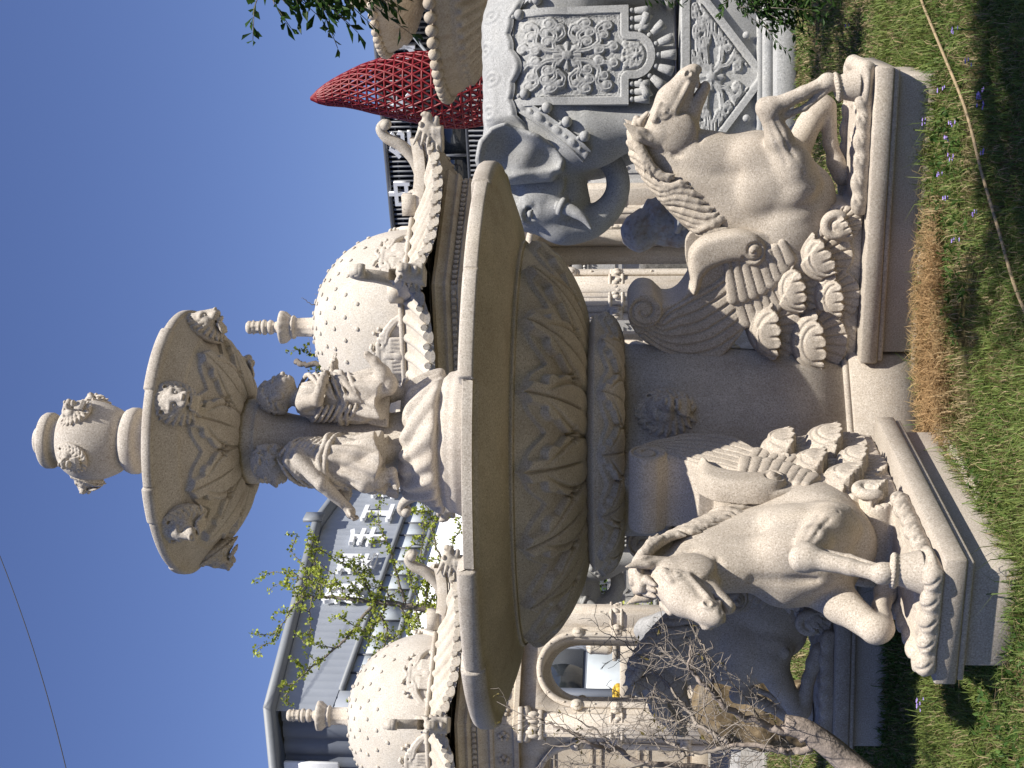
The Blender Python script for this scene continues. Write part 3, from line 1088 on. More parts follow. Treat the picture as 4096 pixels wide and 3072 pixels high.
def child(pose):
    f = Field((-.26, -.30, -.01), (.34, .30, .97), .0052)
    # drapery skirt with folds
    def skirt(X, Y, Z):
        t = np.clip((Z - F32(.14)) / F32(.50), 0, 1)
        cx = F32(.02) * (1 - t)
        x, y = X - cx, Y
        a = np.arctan2(y, x)
        r = F32(.140) - F32(.066) * t + F32(.022) * (np.abs(np.sin(a * 5 + Z * 7 + 1.5 * np.sin(a * 2))) - F32(.5)) * (1 - t * F32(.55)) + F32(.008) * np.sin(a * 13 - Z * 16)
        d = np.sqrt(x * x + (y * F32(.86)) ** 2) - r
        return np.maximum(d * F32(.75), np.maximum(F32(.13) + F32(.03) * np.sin(a * 3) - Z, Z - F32(.64)))
    f.fun((-.2, -.22, .08), (.22, .22, .66), skirt, .02)
    # torso, belly, shoulders, neck
    f.ell((.025, 0, .42), (.108, .112, .115), .03)
    f.ell((.005, 0, .555), (.085, .118, .10), .04)
    f.cap((-.005, -.075, .61), (-.005, .075, .61), .048, .048, .03)
    f.cap((0, 0, .63), (.015, 0, .69), .045, .042, .02)
    # head with round cheeks
    HS = 1.30
    def hz(p):
        return (p[0], p[1], .685 + (p[2] - .685) * HS)
    def he(c, r, k=.02, **kw):
        f.ell(hz(c), (r[0], r[1], r[2] * HS), k, **kw)
    def hc(a, b, ra, rb, k=.02, **kw):
        f.cap(hz(a), hz(b), ra * 1.1, rb * 1.1, k, **kw)
    hx = .035
    he((hx - .01, 0, .765), (.085, .075, .082), .01)
    he((hx + .035, 0, .735), (.052, .060, .052), .03)
    he((hx + .062, 0, .706), (.024, .024, .020), .015)
    hc((hx + .082, 0, .765), (hx + .096, 0, .738), .008, .013, .008)
    for s in (-1, 1):
        he((hx + .058, s * .032, .730), (.024, .024, .024), .012)
        he((hx + .080, s * .028, .764), (.014, .016, .010), .007, mode='sub')
        he((hx + .070, s * .028, .763), (.012, .013, .009), .002)
        hc((hx + .080, s * .012, .782), (hx + .062, s * .048, .782), .008, .007, .008)
        he((hx - .005, s * .078, .745), (.018, .010, .024), .006)
    hc((hx + .086, -.014, .716), (hx + .086, .014, .716), .005, .005, .004, mode='sub')
    he((hx + .083, 0, .722), (.012, .016, .005), .004)
    he((hx + .080, 0, .709), (.012, .013, .005), .004)
    # curls
    r = np.random.default_rng(11 + pose)
    for i in range(230):
        v = r.normal(size=3)
        v /= np.linalg.norm(v)
        if (v[0] > .12 and v[2] < .58) or v[2] < -.45 or (v[0] > -.1 and v[2] < .1):
            continue
        p = np.array([hx - .012, 0, .768]) + v * np.array([.086, .078, .084])
        q = p + np.cross(v, r.normal(size=3)) * .014
        f.cap(hz(p), hz(q), .0125, .010, .003)
    def hand(w, d, up_):
        w = np.array(w); d = np.array(d, float); d /= np.linalg.norm(d); u_ = np.array(up_, float)
        u_ = u_ - d * (u_ @ d); u_ /= np.linalg.norm(u_)
        sd = np.cross(d, u_)
        c = w + d * .03
        f.cap(w, c, .022, .026, .01)
        f.ell(c + d * .005, (.027, .026, .024), .012)
        for k in range(4):
            o = c + sd * (-.021 + k * .014) + d * .016
            L = (.026, .031, .029, .022)[k]
            k1 = o + d * L * .8 + u_ * .004
            k2 = k1 + d * L * .35 - u_ * L * .7
            f.tube([o, k1, k2], [.0085, .008, .0065], .0035)
        th = c + sd * -.026 - d * .004
        f.tube([th, th + d * .020 - sd * .012, th + d * .036 - u_ * .010 - sd * .006], [.010, .0095, .007], .004)
    def arm(sh, el, wr, hd, up_=(0, 0, 1)):
        f.cap(sh, el, .043, .034, .02)
        f.cap(el, wr, .035, .024, .012)
        f.bump([np.array(wr) + (np.array(el) - np.array(wr)) * .12 + np.array(o) for o in ((.03, 0, 0), (0, .03, 0), (-.03, 0, 0), (0, -.03, 0), (.03, 0, 0))], -.004, .006)
        hand(wr, hd, up_)
    def leg(hip, kn, an, toe):
        f.cap(hip, kn, .070, .050, .03)
        f.cap(kn, np.array(kn) * .55 + np.array(an) * .45, .048, .046, .015)
        f.cap(np.array(kn) * .55 + np.array(an) * .45, an, .046, .028, .015)
        f.cap(an, toe, .028, .022, .012)
        d = np.array(toe) - np.array(an)
        d = d / np.linalg.norm(d)
        sd = np.cross(d, (0, 0, 1.0))
        sd /= np.linalg.norm(sd) + 1e-6
        for k in range(5):
            o = np.array(toe) + sd * (-.018 + .009 * k)
            f.cap(o, o + d * (.024 - .003 * k), .007, .006, .003)
    if pose == 0:
        # turned with one arm across the chest, one leg kicked forward and up
        arm((.005, -.115, .605), (.03, -.175, .50), (.115, -.150, .475), (.2, .5, -.1))
        arm((.005, .115, .605), (.06, .165, .50), (.15, .13, .47), (.6, -.5, -.1))
        leg((.02, .06, .28), (.03, .07, .16), (.02, .07, .03), (.08, .075, .018))
        leg((.05, -.06, .25), (.09, -.08, .09), (.20, -.085, .17), (.235, -.085, .215))
    else:
        # both hands joined, reaching down and forward
        arm((.01, -.112, .60), (.12, -.125, .46), (.235, -.040, .33), (.75, .2, -.6))
        arm((.01, .112, .60), (.13, .125, .45), (.235, .035, .315), (.75, -.1, -.6))
        leg((.02, .06, .28), (.12, .075, .205), (.075, .07, .045), (.135, .075, .02))
        leg((.0, -.06, .26), (-.02, -.075, .15), (-.045, -.075, .03), (.015, -.085, .018))
    # drapery: folds running from one shoulder across to the opposite hip, and a rolled sash
    for k in range(9):
        o = (k - 4) * .030
        pts = []
        for u in np.linspace(0, 1, 16):
            a = 1.5 - 3.0 * u + .25 * math.sin(u * 5 + k)
            z = .60 - .26 * u + o * (1.0 - .2 * u)
            rr = .112 + .030 * u
            pts.append((.012 + rr * .92 * math.cos(a * .9), rr * 1.05 * math.sin(a), z))
        f.tube(pts, np.interp(np.linspace(0, 1, 16), [0, .15, .8, 1], [.004, .011, .013, .005]), .006)
    for k in range(7):
        o = (k - 3) * .034
        pts = []
        for u in np.linspace(0, 1, 14):
            a = 1.7 + 2.9 * u
            z = .60 - .22 * u + o
            rr = .104 + .030 * u
            pts.append((.004 + rr * .86 * math.cos(a), rr * 1.05 * math.sin(a), z))
        f.tube(pts, [.010] * 14, .006)
    a = np.linspace(-3.1, 3.1, 40)
    f.tube(np.stack([.012 + .122 * np.cos(a), .126 * np.sin(a), .415 + .045 * np.sin(a) + .01 * np.sin(a * 5)], -1), .017, .008)
    f.tube(np.stack([.012 + .128 * np.cos(a), .132 * np.sin(a), .385 + .045 * np.sin(a + .3)], -1), .012, .006)
    f.tube([(.05, .10, .62), (.02, .115, .655), (-.05, .09, .64)], [.022, .026, .02], .010)
    f.noise(.003, 40, 6 + pose)
    return f

FT = thing('stone_fountain', 'tall tiered stone fountain with leaf carved basin, child figures and lion headed vase', 'fountain', (AX[0], AX[1], .035), 0)
FT.scale = (.978, .978, .978)
MG = M['granite2']
def oct_ring(h, c, z, rot):
    """square of half width h with corners cut by c"""
    p = [(h, -h + c), (h, h - c), (h - c, h), (-h + c, h), (-h, h - c), (-h, -h + c), (-h + c, -h), (h - c, -h)]
    R = np.array([[math.cos(rot), -math.sin(rot)], [math.sin(rot), math.cos(rot)]])
    return np.c_[np.array(p) @ R.T, np.full(8, z)]
def loft(rings):
    b = MB()
    n = len(rings[0])
    V = np.concatenate(rings)
    i = np.arange(n)
    F = []
    for k in range(len(rings) - 1):
        F.append(np.stack([k * n + i, k * n + (i + 1) % n, (k + 1) * n + (i + 1) % n, (k + 1) * n + i], -1))
    b.add(V, [np.concatenate(F), i[::-1][None], (i + (len(rings) - 1) * n)[None]])
    return b
RC = math.radians(-65)
loft([oct_ring(.435, .10, -.06, RC), oct_ring(.435, .10, .325, RC), oct_ring(.425, .10, .335, RC)]).build('base_block', M['plinth'], FT)
loft([oct_ring(.415, .10, .337, RC), oct_ring(.415, .10, .362, RC), oct_ring(.405, .10, .368, RC)]).build('base_moulding', M['plinth'], FT)
loft([oct_ring(.400, .115, .370, RC), oct_ring(.405, .035, .72, RC), oct_ring(.418, .012, 1.2, RC), oct_ring(.425, .01, 1.60, RC)]).build('column', MG, FT)
link('leaf_collar', collar(), MG, FT)
link('lower_basin', basin(), MG, FT)
LION = lion_head().mesh('lion_head')
LION.materials.append(MG)
def put_lion(r, z, ang, scale, pitch=0.0):
    o = bpy.data.objects.new('lion_head', LION)
    COL.objects.link(o)
    o.parent = FT
    o.location = (r * math.cos(ang), r * math.sin(ang), z)
    o.rotation_euler = (0, pitch, ang)
    o.scale = (scale,) * 3
    return o
for k in range(4):
    put_lion(.418, 1.345, RC + k * PI / 2, 1.32)
# pedestal ring with swags above the basin
def ring_pedestal():
    P = fine([(.42, 2.10), (.42, 2.45), (.425, 2.50), (.41, 2.53), (.405, 2.56), (.385, 2.575), (.375, 2.59)], .012)
    return relief_lathe(P, 160, lambda th, P: (np.zeros((len(th), len(P))), 0), 'ring_pedestal')
link('ring_pedestal', ring_pedestal(), MG, FT)
def drapery():
    P = fine(catmull([(.375, 2.59), (.395, 2.62), (.375, 2.68), (.345, 2.74), (.31, 2.79), (.20, 2.81), (.10, 2.812)], 8), .007)
    def disp(th, P):
        z = P[None, :, 1]
        ph = th * 3 + 1.2 * np.sin(th * 2) + (z - 2.6) * 9
        D = .020 * np.sin(ph * 1.0) + .014 * np.abs(np.sin(ph * 2.5 + .8 * np.sin(th * 5))) + .010 * np.sin(th * 17 + z * 38 + 2 * np.sin(th * 3))
        w = sstep(2.592, 2.62, z)
        return D * w, 0
    return relief_lathe(P, 420, disp, 'drapery')
link('drapery', drapery(), MG, FT)
def stem():
    P = fine(catmull([(.185, 2.80), (.155, 3.0), (.145, 3.25), (.150, 3.42), (.175, 3.54), (.215, 3.62), (.238, 3.655)], 8), .02)
    P = np.concatenate([P, [(.246, 3.662), (.240, 3.672), (.246, 3.69), (.250, 3.735), (.246, 3.762), (.236, 3.770), (.1, 3.771)]])
    return relief_lathe(P, 96, lambda th, P: (np.zeros((len(th), len(P))), 0), 'stem')
link('stem', stem(), MG, FT)
CH = [child(0).mesh('child_figure'), child(1).mesh('child_figure')]
for m_ in CH:
    m_.materials.append(MG)
for k, ang, r, face in ((0, -24, .265, -8), (1, -108, .275, -172), (0, 118, .28, 118)):
    a = math.radians(ang)
    c_ = link('child_figure', CH[k], None, FT, (r * math.cos(a), r * math.sin(a), 2.80), math.radians(face))
    c_.scale = (1.16, 1.16, .95)
link('upper_bowl', upper_bowl(), MG, FT)
for k in range(6):
    put_lion(.665, 3.99, math.radians(-70) + k * PI / 3, 1.15, math.radians(34))
def vase():
    P = np.concatenate([[(.10, 4.03)], fine(catmull([(.15, 4.05), (.13, 4.2), (.14, 4.36), (.165, 4.39)], 5), .02),
        [(.185, 4.395), (.196, 4.41), (.196, 4.445), (.185, 4.47), (.165, 4.48)], fine(catmull([(.150, 4.487), (.19, 4.53), (.226, 4.62), (.236, 4.70), (.222, 4.78), (.18, 4.845), (.128, 4.87)], 8), .012),
        [(.122, 4.876), (.120, 4.905), (.135, 4.912), (.160, 4.918), (.166, 4.93), (.166, 4.962), (.158, 4.975), (.10, 4.979), (.088, 4.983), (.088, 5.012), (.078, 5.026), (.05, 5.032), (.001, 5.034)]])
    return relief_lathe(P, 120, lambda th, P: (np.zeros((len(th), len(P))), 0), 'vase')
vs = link('vase', vase(), MG, FT)
for k in range(5):
    a = math.radians(-66 + 72 * k - 48)
    o = put_lion(.212, 4.735, a, .88, math.radians(-22))
# ---------------------------------------------------------------- grey elephant with carved trappings (x forward, y left, z up from the pedestal)
MB_ = M['bluegrey']
def elephant_body():
    f = Field((-1.35, -.85, 0), (1.85, .85, 2.05), .019)
    f.ell((-.05, 0, 1.15), (1.02, .66, .70), .05)
    f.ell((-.45, 0, 1.18), (.66, .62, .68), .10)
    f.ell((.42, 0, 1.18), (.62, .60, .66), .10)
    f.ell((.75, 0, 1.28), (.42, .46, .56), .12)
    for s in (-1, 1):
        f.cap((.60, s * .34, .85), (.56, s * .36, .10), .29, .22, .12)
        f.cap((-.78, s * .34, .85), (-.80, s * .36, .10), .30, .22, .12)
        f.ell((.62, s * .36, .07), (.25, .24, .10), .04)
        f.ell((-.75, s * .36, .07), (.25, .24, .10), .04)
        # shoulder mass towards the chest
        f.ell((.68, s * .36, .86), (.30, .24, .42), .10)
    f.box((-.1, 0, .40), (.70, .26, .42), .05, .05)
    # head
    f.ell((1.16, 0, 1.42), (.36, .34, .38), .10)
    f.ell((1.30, 0, 1.24), (.27, .30, .36), .10)
    f.ell((1.10, 0, 1.66), (.22, .24, .18), .10)
    f.ell((1.18, 0, 1.02), (.20, .22, .16), .08)
    f.cap((1.14, 0, .98), (1.24, 0, .90), .13, .07, .06)
    # trunk curling back under the chin
    T = catmull([(1.40, 0, 1.20), (1.49, 0, 1.04), (1.455, 0, .82), (1.31, 0, .625), (1.10, 0, .545), (.90, 0, .60), (.80, 0, .72)], 6)
    f.tube(T, np.interp(np.linspace(0, 1, len(T)), [0, .2, .6, 1], [.20, .15, .10, .072]), .05)
    for i in range(6, len(T) - 2):
        t = T[i + 1] - T[i]
        t /= np.linalg.norm(t)
        n = np.array([-t[2], 0, t[0]])
        r = np.interp(i / len(T), [0, .2, .6, 1], [.20, .15, .10, .072]) + .004
        a = np.linspace(0, 2 * PI, 13)
        ring = T[i][None] + r * (np.cos(a)[:, None] * n[None] + np.sin(a)[:, None] * np.array([0, 1, 0])[None])
        f.bump(ring, -.006, .016)
    for s in (-1, 1):
        # brow, eye, cheek, tusk socket
        f.ell((1.36, s * .25, 1.44), (.13, .07, .09), .06)
        f.ell((1.40, s * .285, 1.40), (.07, .06, .045), .03, mode='sub')
        f.ell((1.395, s * .262, 1.395), (.045, .045, .035), .006)
        e = np.linspace(0, 2 * PI, 12)
        f.bump(np.stack([1.395 + .035 * np.cos(e) - .01, np.full(12, s * .305), 1.397 + .026 * np.sin(e)], -1), -.010, .010)
        f.bump([(1.30, s * .30, 1.47), (1.38, s * .31, 1.475), (1.46, s * .27, 1.43)], -.016, .022)
        f.bump([(1.29, s * .31, 1.35), (1.37, s * .315, 1.335), (1.45, s * .28, 1.36)], -.012, .02)
        f.ell((1.33, s * .22, 1.13), (.10, .09, .12), .06)
        f.cap((1.30, s * .24, 1.16), (1.33, s * .26, 1.10), .085, .080, .02)
        f.ell((1.12, s * .30, 1.26), (.14, .05, .20), .06)
        # temple hollow and ear root folds
        f.ell((1.22, s * .34, 1.58), (.10, .06, .10), .05, mode='sub')
        f.cap((1.04, s * .34, 1.62), (1.06, s * .36, 1.20), .045, .035, .04)
        f.bump([(1.10, s * .36, 1.62), (1.11, s * .38, 1.42), (1.09, s * .37, 1.2)], -.025, .03)
        f.bump([(1.16, s * .31, .96), (1.24, s * .26, 1.02), (1.32, s * .20, 1.03)], -.03, .018)
        # wrinkles
        for k in range(4):
            f.bump([(1.50 + .01 * k, s * .10, 1.26 - k * .05), (1.47 + .012 * k, s * .19, 1.25 - k * .05)], -.010, .012)
        f.bump([(.30, s * .63, 1.0), (.52, s * .60, .90), (.70, s * .55, .92)], -.012, .04)
    f.flat_bottom(.0)
    f.noise(.010, 9, 21)
    return f

def elephant_ear(s):
    f = Field((.50, min(s * .30, s * .80), .92), (1.20, max(s * .30, s * .80), 2.02), .014)
    def Y0(X, Z):
        return F32(.50) - F32(.18) * np.clip((X - F32(.85)) / F32(.3), -1, 1) * F32(.8) + F32(.030) * np.sin(X * 13 + Z * 5) + F32(.022) * np.sin(Z * 15 - X * 8)
    poly = [(1.06, 1.86), (.92, 1.90), (.74, 1.86), (.62, 1.74), (.585, 1.60), (.64, 1.44), (.70, 1.28), (.80, 1.12), (.92, 1.04), (1.03, 1.07), (1.06, 1.2), (1.10, 1.45), (1.12, 1.7)]
    x = f.ax[0][:, None].astype(float)
    z = f.ax[2][None, :].astype(float)
    d2 = poly_sdf(poly, x, z)
    ys = Y0(x, z)
    th = .030 + .040 * np.exp(-((d2 + .035) / .04) ** 2)
    y = (f.ax[1] * s)[None, :, None]
    D = np.maximum(d2[:, None, :], np.abs(y - ys[:, None, :]) - th[:, None, :])
    g = np.maximum(.04 - np.abs(d2[:, None, :] - (np.abs(y - ys[:, None, :]) - th[:, None, :])), 0) / .04
    f.D = (D * .8 + g * g * .01).astype(F32)
    f.cap((1.06, s * .40, 1.70), (1.05, s * .40, 1.2), .07, .06, .06)
    return f

def scroll_curves():
    """S-scroll curves of one quadrant in unit space (0..1)^2"""
    C = []
    def arm(p0, p1, p2, c, r0, r1, turns, a0, sgn):
        base = catmull([p0, p1, p2], 8)
        sp = spiral2(c, r0, r1, turns, a0, 22, sgn)
        C.append(np.concatenate([base, sp]))
    arm((.06, .05), (.18, .22), (.36, .26), (.36, .38), .12, .03, .95, -PI / 2, 1)
    arm((.36, .26), (.55, .22), (.68, .34), (.60, .42), .11, .03, .9, -.8, 1)
    arm((.12, .14), (.14, .38), (.24, .54), (.14, .60), .11, .03, .9, -.6, 1)
    arm((.24, .52), (.36, .62), (.52, .60), (.52, .70), .10, .03, .9, -PI / 2, 1)
    arm((.52, .60), (.70, .58), (.82, .68), (.76, .76), .10, .03, .9, -.8, 1)
    arm((.68, .32), (.80, .22), (.90, .28), (.84, .36), .09, .025, .9, -.8, 1)
    arm((.24, .56), (.20, .76), (.30, .86), (.20, .88), .09, .02, .9, -.3, 1)
    arm((.40, .18), (.55, .06), (.70, .08), (.72, .16), .08, .02, .8, -PI / 2, 1)
    return C
SCR = scroll_curves()

def scroll_relief(x, z, rect, w=.022, quads=((1, 1), (-1, 1), (1, -1), (-1, -1)), cz=None):
    """x,z coordinates; rect=(x0,x1,z0,z1)"""
    cx = (rect[0] + rect[1]) / 2
    cz = (rect[2] + rect[3]) / 2 if cz is None else cz
    hx = (rect[1] - rect[0]) / 2
    H = np.zeros(np.broadcast(x, z).shape)
    for qx, qz in quads:
        hz = (rect[3] - cz) if qz > 0 else (cz - rect[2])
        for c in SCR:
            P = np.c_[cx + qx * c[:, 0] * hx, cz + qz * c[:, 1] * hz]
            lo = P.min(0) - w * 2
            hi = P.max(0) + w * 2
            d = line_dist(P, x, z)
            prof = np.clip(1 - (d / w) ** 2, 0, 1) ** .5
            H = np.maximum(H, prof * (1 - .35 * np.exp(-(d / (w * .28)) ** 2)))
            e = P[-1]
            H = np.maximum(H, np.clip(1 - ((x - e[0]) ** 2 + (z - e[1]) ** 2) / (w * 1.35) ** 2, 0, 1) ** .5)
    # centre flower
    r = np.hypot((x - cx), (z - cz))
    a = np.arctan2(z - cz, x - cx)
    R = w * 4.6 * (.80 + .20 * np.abs(np.cos(a * 4)))
    fl = np.where(r < R, .75 + .5 * np.cos(a * 4) ** 2 - .5 * (r / (w * 5)), 0)
    H = np.maximum(H, fl)
    H = np.where(r < w * 1.6, 1.35 - .3 * (r / (w * 1.6)) ** 2, H)
    return H

def conform(tree, x, z, fallback):
    ys = np.full(x.shape, np.nan)
    it = np.nditer(x, flags=['multi_index'])
    for v in it:
        k = it.multi_index
        h = tree.ray_cast(Vector((float(v), 1.6, float(z[k]))), Vector((0, -1, 0)))
        ys[k] = h[0].y if h[0] is not None else fallback
    return ys

def blur(A, n):
    for _ in range(n):
        B = A.copy()
        B[1:-1, 1:-1] = (A[1:-1, 1:-1] * 2 + A[:-2, 1:-1] + A[2:, 1:-1] + A[1:-1, :-2] + A[1:-1, 2:]) / 6
        A = B
    return A

def relief_panel(name, poly, x0, x1, z0, z1, h, ysurf, hfun, thick):
    """height-field panel trimmed to a polygon, with a rim going back to the surface"""
    xs = np.arange(x0, x1 + h, h)
    zs = np.arange(z0, z1 + h, h)
    X, Z = np.meshgrid(xs, zs, indexing='ij')
    d = poly_sdf(poly, X, Z)
    # pull the border vertices on to the outline so that the edge is clean
    gx, gz = np.gradient(d, h)
    nrm = np.hypot(gx, gz) + 1e-6
    near = np.abs(d) < h * .75
    Xs = np.where(near, X - d * gx / nrm, X)
    Zs = np.where(near, Z - d * gz / nrm, Z)
    Y = ysurf(Xs, Zs)
    H = hfun(Xs, Zs, d)
    keep = d < h * .75
    G = np.stack([Xs, Y + H, Zs], -1)
    idx = np.arange(X.size).reshape(X.shape)
    cell = keep[:-1, :-1] & keep[1:, :-1] & keep[:-1, 1:] & keep[1:, 1:]
    q = np.stack([idx[:-1, :-1], idx[:-1, 1:], idx[1:, 1:], idx[1:, :-1]], -1)[cell]
    # rim: boundary edges extruded back
    e = np.concatenate([q[:, [0, 1]], q[:, [1, 2]], q[:, [2, 3]], q[:, [3, 0]]])
    key = np.sort(e, 1)
    k1 = key[:, 0] * X.size + key[:, 1]
    u, inv, cnt = np.unique(k1, return_inverse=True, return_counts=True)
    be = e[cnt[inv] == 1]
    V = G.reshape(-1, 3)
    back = V.copy()
    back[:, 1] = (Y - thick).ravel()
    n = len(V)
    rim = np.stack([be[:, 1], be[:, 0], be[:, 0] + n, be[:, 1] + n], -1)
    VV = np.concatenate([V, back])
    F = np.concatenate([q, rim])
    used, inv = np.unique(F, return_inverse=True)
    me = mesh_from(name, VV[used], inv.reshape(F.shape), True)
    try:
        me.set_sharp_from_angle(angle=math.radians(50))
    except Exception:
        pass
    return me

def build_elephant():
    body = elephant_body().mesh('elephant_body')
    n = len(body.vertices)
    co = np.empty(n * 3, dtype=F32)
    body.vertices.foreach_get('co', co)
    co = co.reshape(-1, 3)
    polys = np.empty(len(body.loops), dtype=np.int32)
    body.loops.foreach_get('vertex_index', polys)
    tree = BVHTree.FromPolygons([tuple(map(float, c)) for c in co], [tuple(map(int, q)) for q in polys.reshape(-1, 4)])
    gx = np.linspace(-1.15, 1.25, 49)
    gz = np.linspace(.25, 1.95, 35)
    GX, GZ = np.meshgrid(gx, gz, indexing='ij')
    YS = blur(conform(tree, GX, GZ, .15), 4)
    def ysurf(x, z):
        fx = np.clip((x - gx[0]) / (gx[1] - gx[0]), 0, len(gx) - 1.001)
        fz = np.clip((z - gz[0]) / (gz[1] - gz[0]), 0, len(gz) - 1.001)
        i = fx.astype(int); j = fz.astype(int)
        a = fx - i; b = fz - j
        return YS[i, j] * (1 - a) * (1 - b) + YS[i + 1, j] * a * (1 - b) + YS[i, j + 1] * (1 - a) * b + YS[i + 1, j + 1] * a * b
    def ysoft(x, z):    # the cloth hangs straight below the widest line of the flank
        zz = np.maximum(z, 1.02)
        return np.maximum(ysurf(x, zz), .60 - .15 * sstep(1.12, 1.55, z))
    parts = {'body': [body]}
    # saddle cloth: rectangle with a rounded tongue
    a = np.linspace(0, -PI, 15)
    tongue = [(-.01 + .215 * math.cos(t), .40 + .19 * math.sin(t)) for t in a]
    poly = [(.43, 1.60), (.44, .455), (.205, .455)] + tongue + [(-.225, .455), (-.48, .455), (-.46, 1.60)]
    poly = poly[::-1]
    inner = [(x * .80 - .0, z) for x, z in poly]
    def hf(x, z, d):
        H = np.full(x.shape, .055)
        floor = sstep(.070, .080, -d)
        H -= floor * .028
        H += .010 * np.exp(-((-d - .088) / .006) ** 2)
        rel = scroll_relief(x, z, (-.37, .34, .54, 1.50), .029)
        t = scroll_relief(x, z, (-.15, .13, .24, .52), .016, quads=((1, 1), (-1, 1), (1, -1), (-1, -1)))
        rr = np.where(z > .52, rel, t * .9)
        H += floor * rr * .034 * sstep(.085, .10, -d)
        H += floor * .004 * np.sin(x * 170 + 3 * np.sin(z * 40)) * np.sin(z * 190 + 2 * np.sin(x * 60)) * (rr < .05)
        return H
    parts['saddle_cloth'] = [relief_panel('saddle_cloth', poly, -.52, .50, .18, 1.76, .0085, ysoft, hf, .06)]
    # cloud collar over the back: both sides and the top
    nx, nt = 220, 160
    xs = np.linspace(-.95, 1.0, nx)
    ts = np.linspace(-1, 1, nt)
    ridge = []
    for x in gx:
        h = tree.ray_cast(Vector((float(x), 0, 3)), Vector((0, 0, -1)))
        ridge.append(h[0].z if h[0] is not None else 1.8)
    ridge = np.array(ridge)
    G = np.zeros((nx, nt, 3))
    for i, x in enumerate(xs):
        zt = float(np.interp(x, gx, ridge))
        lob = .41 + .075 * abs(math.cos(x * 5.2 - .3)) + .03 * abs(math.cos(x * 10.4 - .6))
        # project points from an ellipse direction on to the hide
        for j, t in enumerate(ts):
            ang = t * lob / .56 * 1.25
            d = Vector((0, math.sin(ang), math.cos(ang)))
            o = Vector((x, 0, 1.15)) + d * 2
            h = tree.ray_cast(o, -d)
            p = h[0] if h[0] is not None else Vector((x, 0, zt))
            edge = 1 - abs(t)
            s_arc = abs(t) * lob
            e = .022 * sstep(0, .04, edge) + .062 * sstep(.62, .50, abs(x)) * sstep(.12, .25, s_arc) + .012 * math.exp(-((edge - .06) / .03) ** 2)
            for cx_, cs_ in ((-.75, .26), (-.45, .30), (-.15, .24), (.15, .30), (.45, .26), (.75, .30)):
                rr = math.hypot(x - cx_, s_arc - cs_)
                if rr < .12:
                    e += .012 * math.cos(rr * 110) * (1 - rr / .12)
            e += .008 * math.cos(x * 21) * math.cos(s_arc * 40) * (s_arc < .17)
            q_ = p + d * e
            if abs(x) < .58 and q_.z < 1.78:
                w_ = min(1.0, (1.78 - q_.z) / .18) * min(1.0, (.58 - abs(x)) / .06)
                yy = max(abs(q_.y), .672 - .15 * float(sstep(1.12, 1.55, np.array(q_.z))))
                q_.y = math.copysign(abs(q_.y) * (1 - w_) + yy * w_, t)
            G[i, j] = q_[:]
    b = MB()
    b.grid(G, flip=True)
    parts['saddle_collar'] = [b.mesh('saddle_collar', True)]
    # straps with studs, and bells hanging from them
    st, bl = [], []
    for p0, p1 in (((.36, 1.56), (.90, .84)), ((-.46, 1.60), (-.98, 1.04))):
        for side in (1,):
            m = 60
            P = np.array([np.array(p0) + (np.array(p1) - np.array(p0)) * t + np.array([0, -.04 * math.sin(t * PI)]) for t in np.linspace(0, 1, m)])
            T = np.gradient(P, axis=0)
            T /= np.linalg.norm(T, axis=1)[:, None]
            Nn = np.stack([-T[:, 1], T[:, 0]], -1)
            w = np.linspace(-.062, .062, 15)
            G = np.zeros((m, 17, 3))
            for i in range(m):
                for j, q in enumerate(w):
                    x, z = P[i] + Nn[i] * q
                    hit = tree.ray_cast(Vector((x, 1.6, z)), Vector((0, -1, 0)))
                    y = hit[0].y if hit[0] is not None else float(ysurf(np.array([x]), np.array([z]))[0])
                    hh = .034 + .014 * (abs(q) > .048)
                    u = (i / (m - 1)) * 4.5
                    du = (u % 1.0 - .5) / 4.5 * .86
                    if math.hypot(du / 1.35, q) < .034:
                        hh += .022 * math.sqrt(max(0, 1 - (math.hypot(du / 1.35, q) / .034) ** 2))
                    du2 = ((u + .5) % 1.0 - .5) / 4.5 * .86
                    if math.hypot(du2, q) < .018:
                        hh += .016
                    G[i, j + 1] = (x, y + hh, z)
                G[i, 0] = G[i, 1] - np.array([0, .07, 0])
                G[i, 16] = G[i, 15] - np.array([0, .07, 0])
            b = MB()
            b.grid(G, flip=(p0[0] < 0))
            st.append(b.mesh('strap', True))
            for k, t in enumerate((.10, .35, .60, .86)):
                i = int(t * (m - 1))
                x, z = P[i] - Nn[i] * .088 * (1 if p0[0] > 0 else -1)
                if (P[i] - Nn[i] * .088)[1] > P[i][1] and False:
                    pass
                # bells hang on the lower side
                c = P[i] + np.array([-.085 if p0[0] > 0 else .085, -.070])
                y = float(ysurf(np.array([c[0]]), np.array([c[1]]))[0])
                b = MB()
                b.sphere((c[0], y + .055, c[1]), (.052, .052, .050), 16, 12)
                b.sphere((c[0] + .016, y + .055, c[1] + .055), (.022, .022, .022), 10, 8)
                bl.append(b.mesh('bell', True))
    parts['strap'] = st
    parts['bell'] = bl
    # tassels under the cloth
    tl = []
    def tassel(c, d, L, w):
        b = MB()
        d = np.array(d, dtype=float)
        d /= np.linalg.norm(d)
        sd = np.array([-d[1], d[0]])
        y = float(ysoft(np.array([c[0]]), np.array([c[1]]))[0]) + .028
        c3 = lambda p, yy=0: (p[0], y + yy, p[1])
        c = np.array(c)
        b.sphere(c3(c), .026, 10, 8)
        n, m = 26, 6
        G = np.zeros((n, m, 3))
        for i in range(n):
            a = i / n * 2 * PI
            for j, (t, rr) in enumerate(((.025, .018), (.04, .034), (.06, .040), (.62, .052), (.97, .058), (1.0, .0))):
                r = rr * w * (1 + (.10 * math.cos(a * 13) if j > 2 else 0))
                p = c + d * (L * t + .02) + sd * r * math.cos(a)
                G[i, j] = (p[0], y + r * .8 * math.sin(a), p[1])
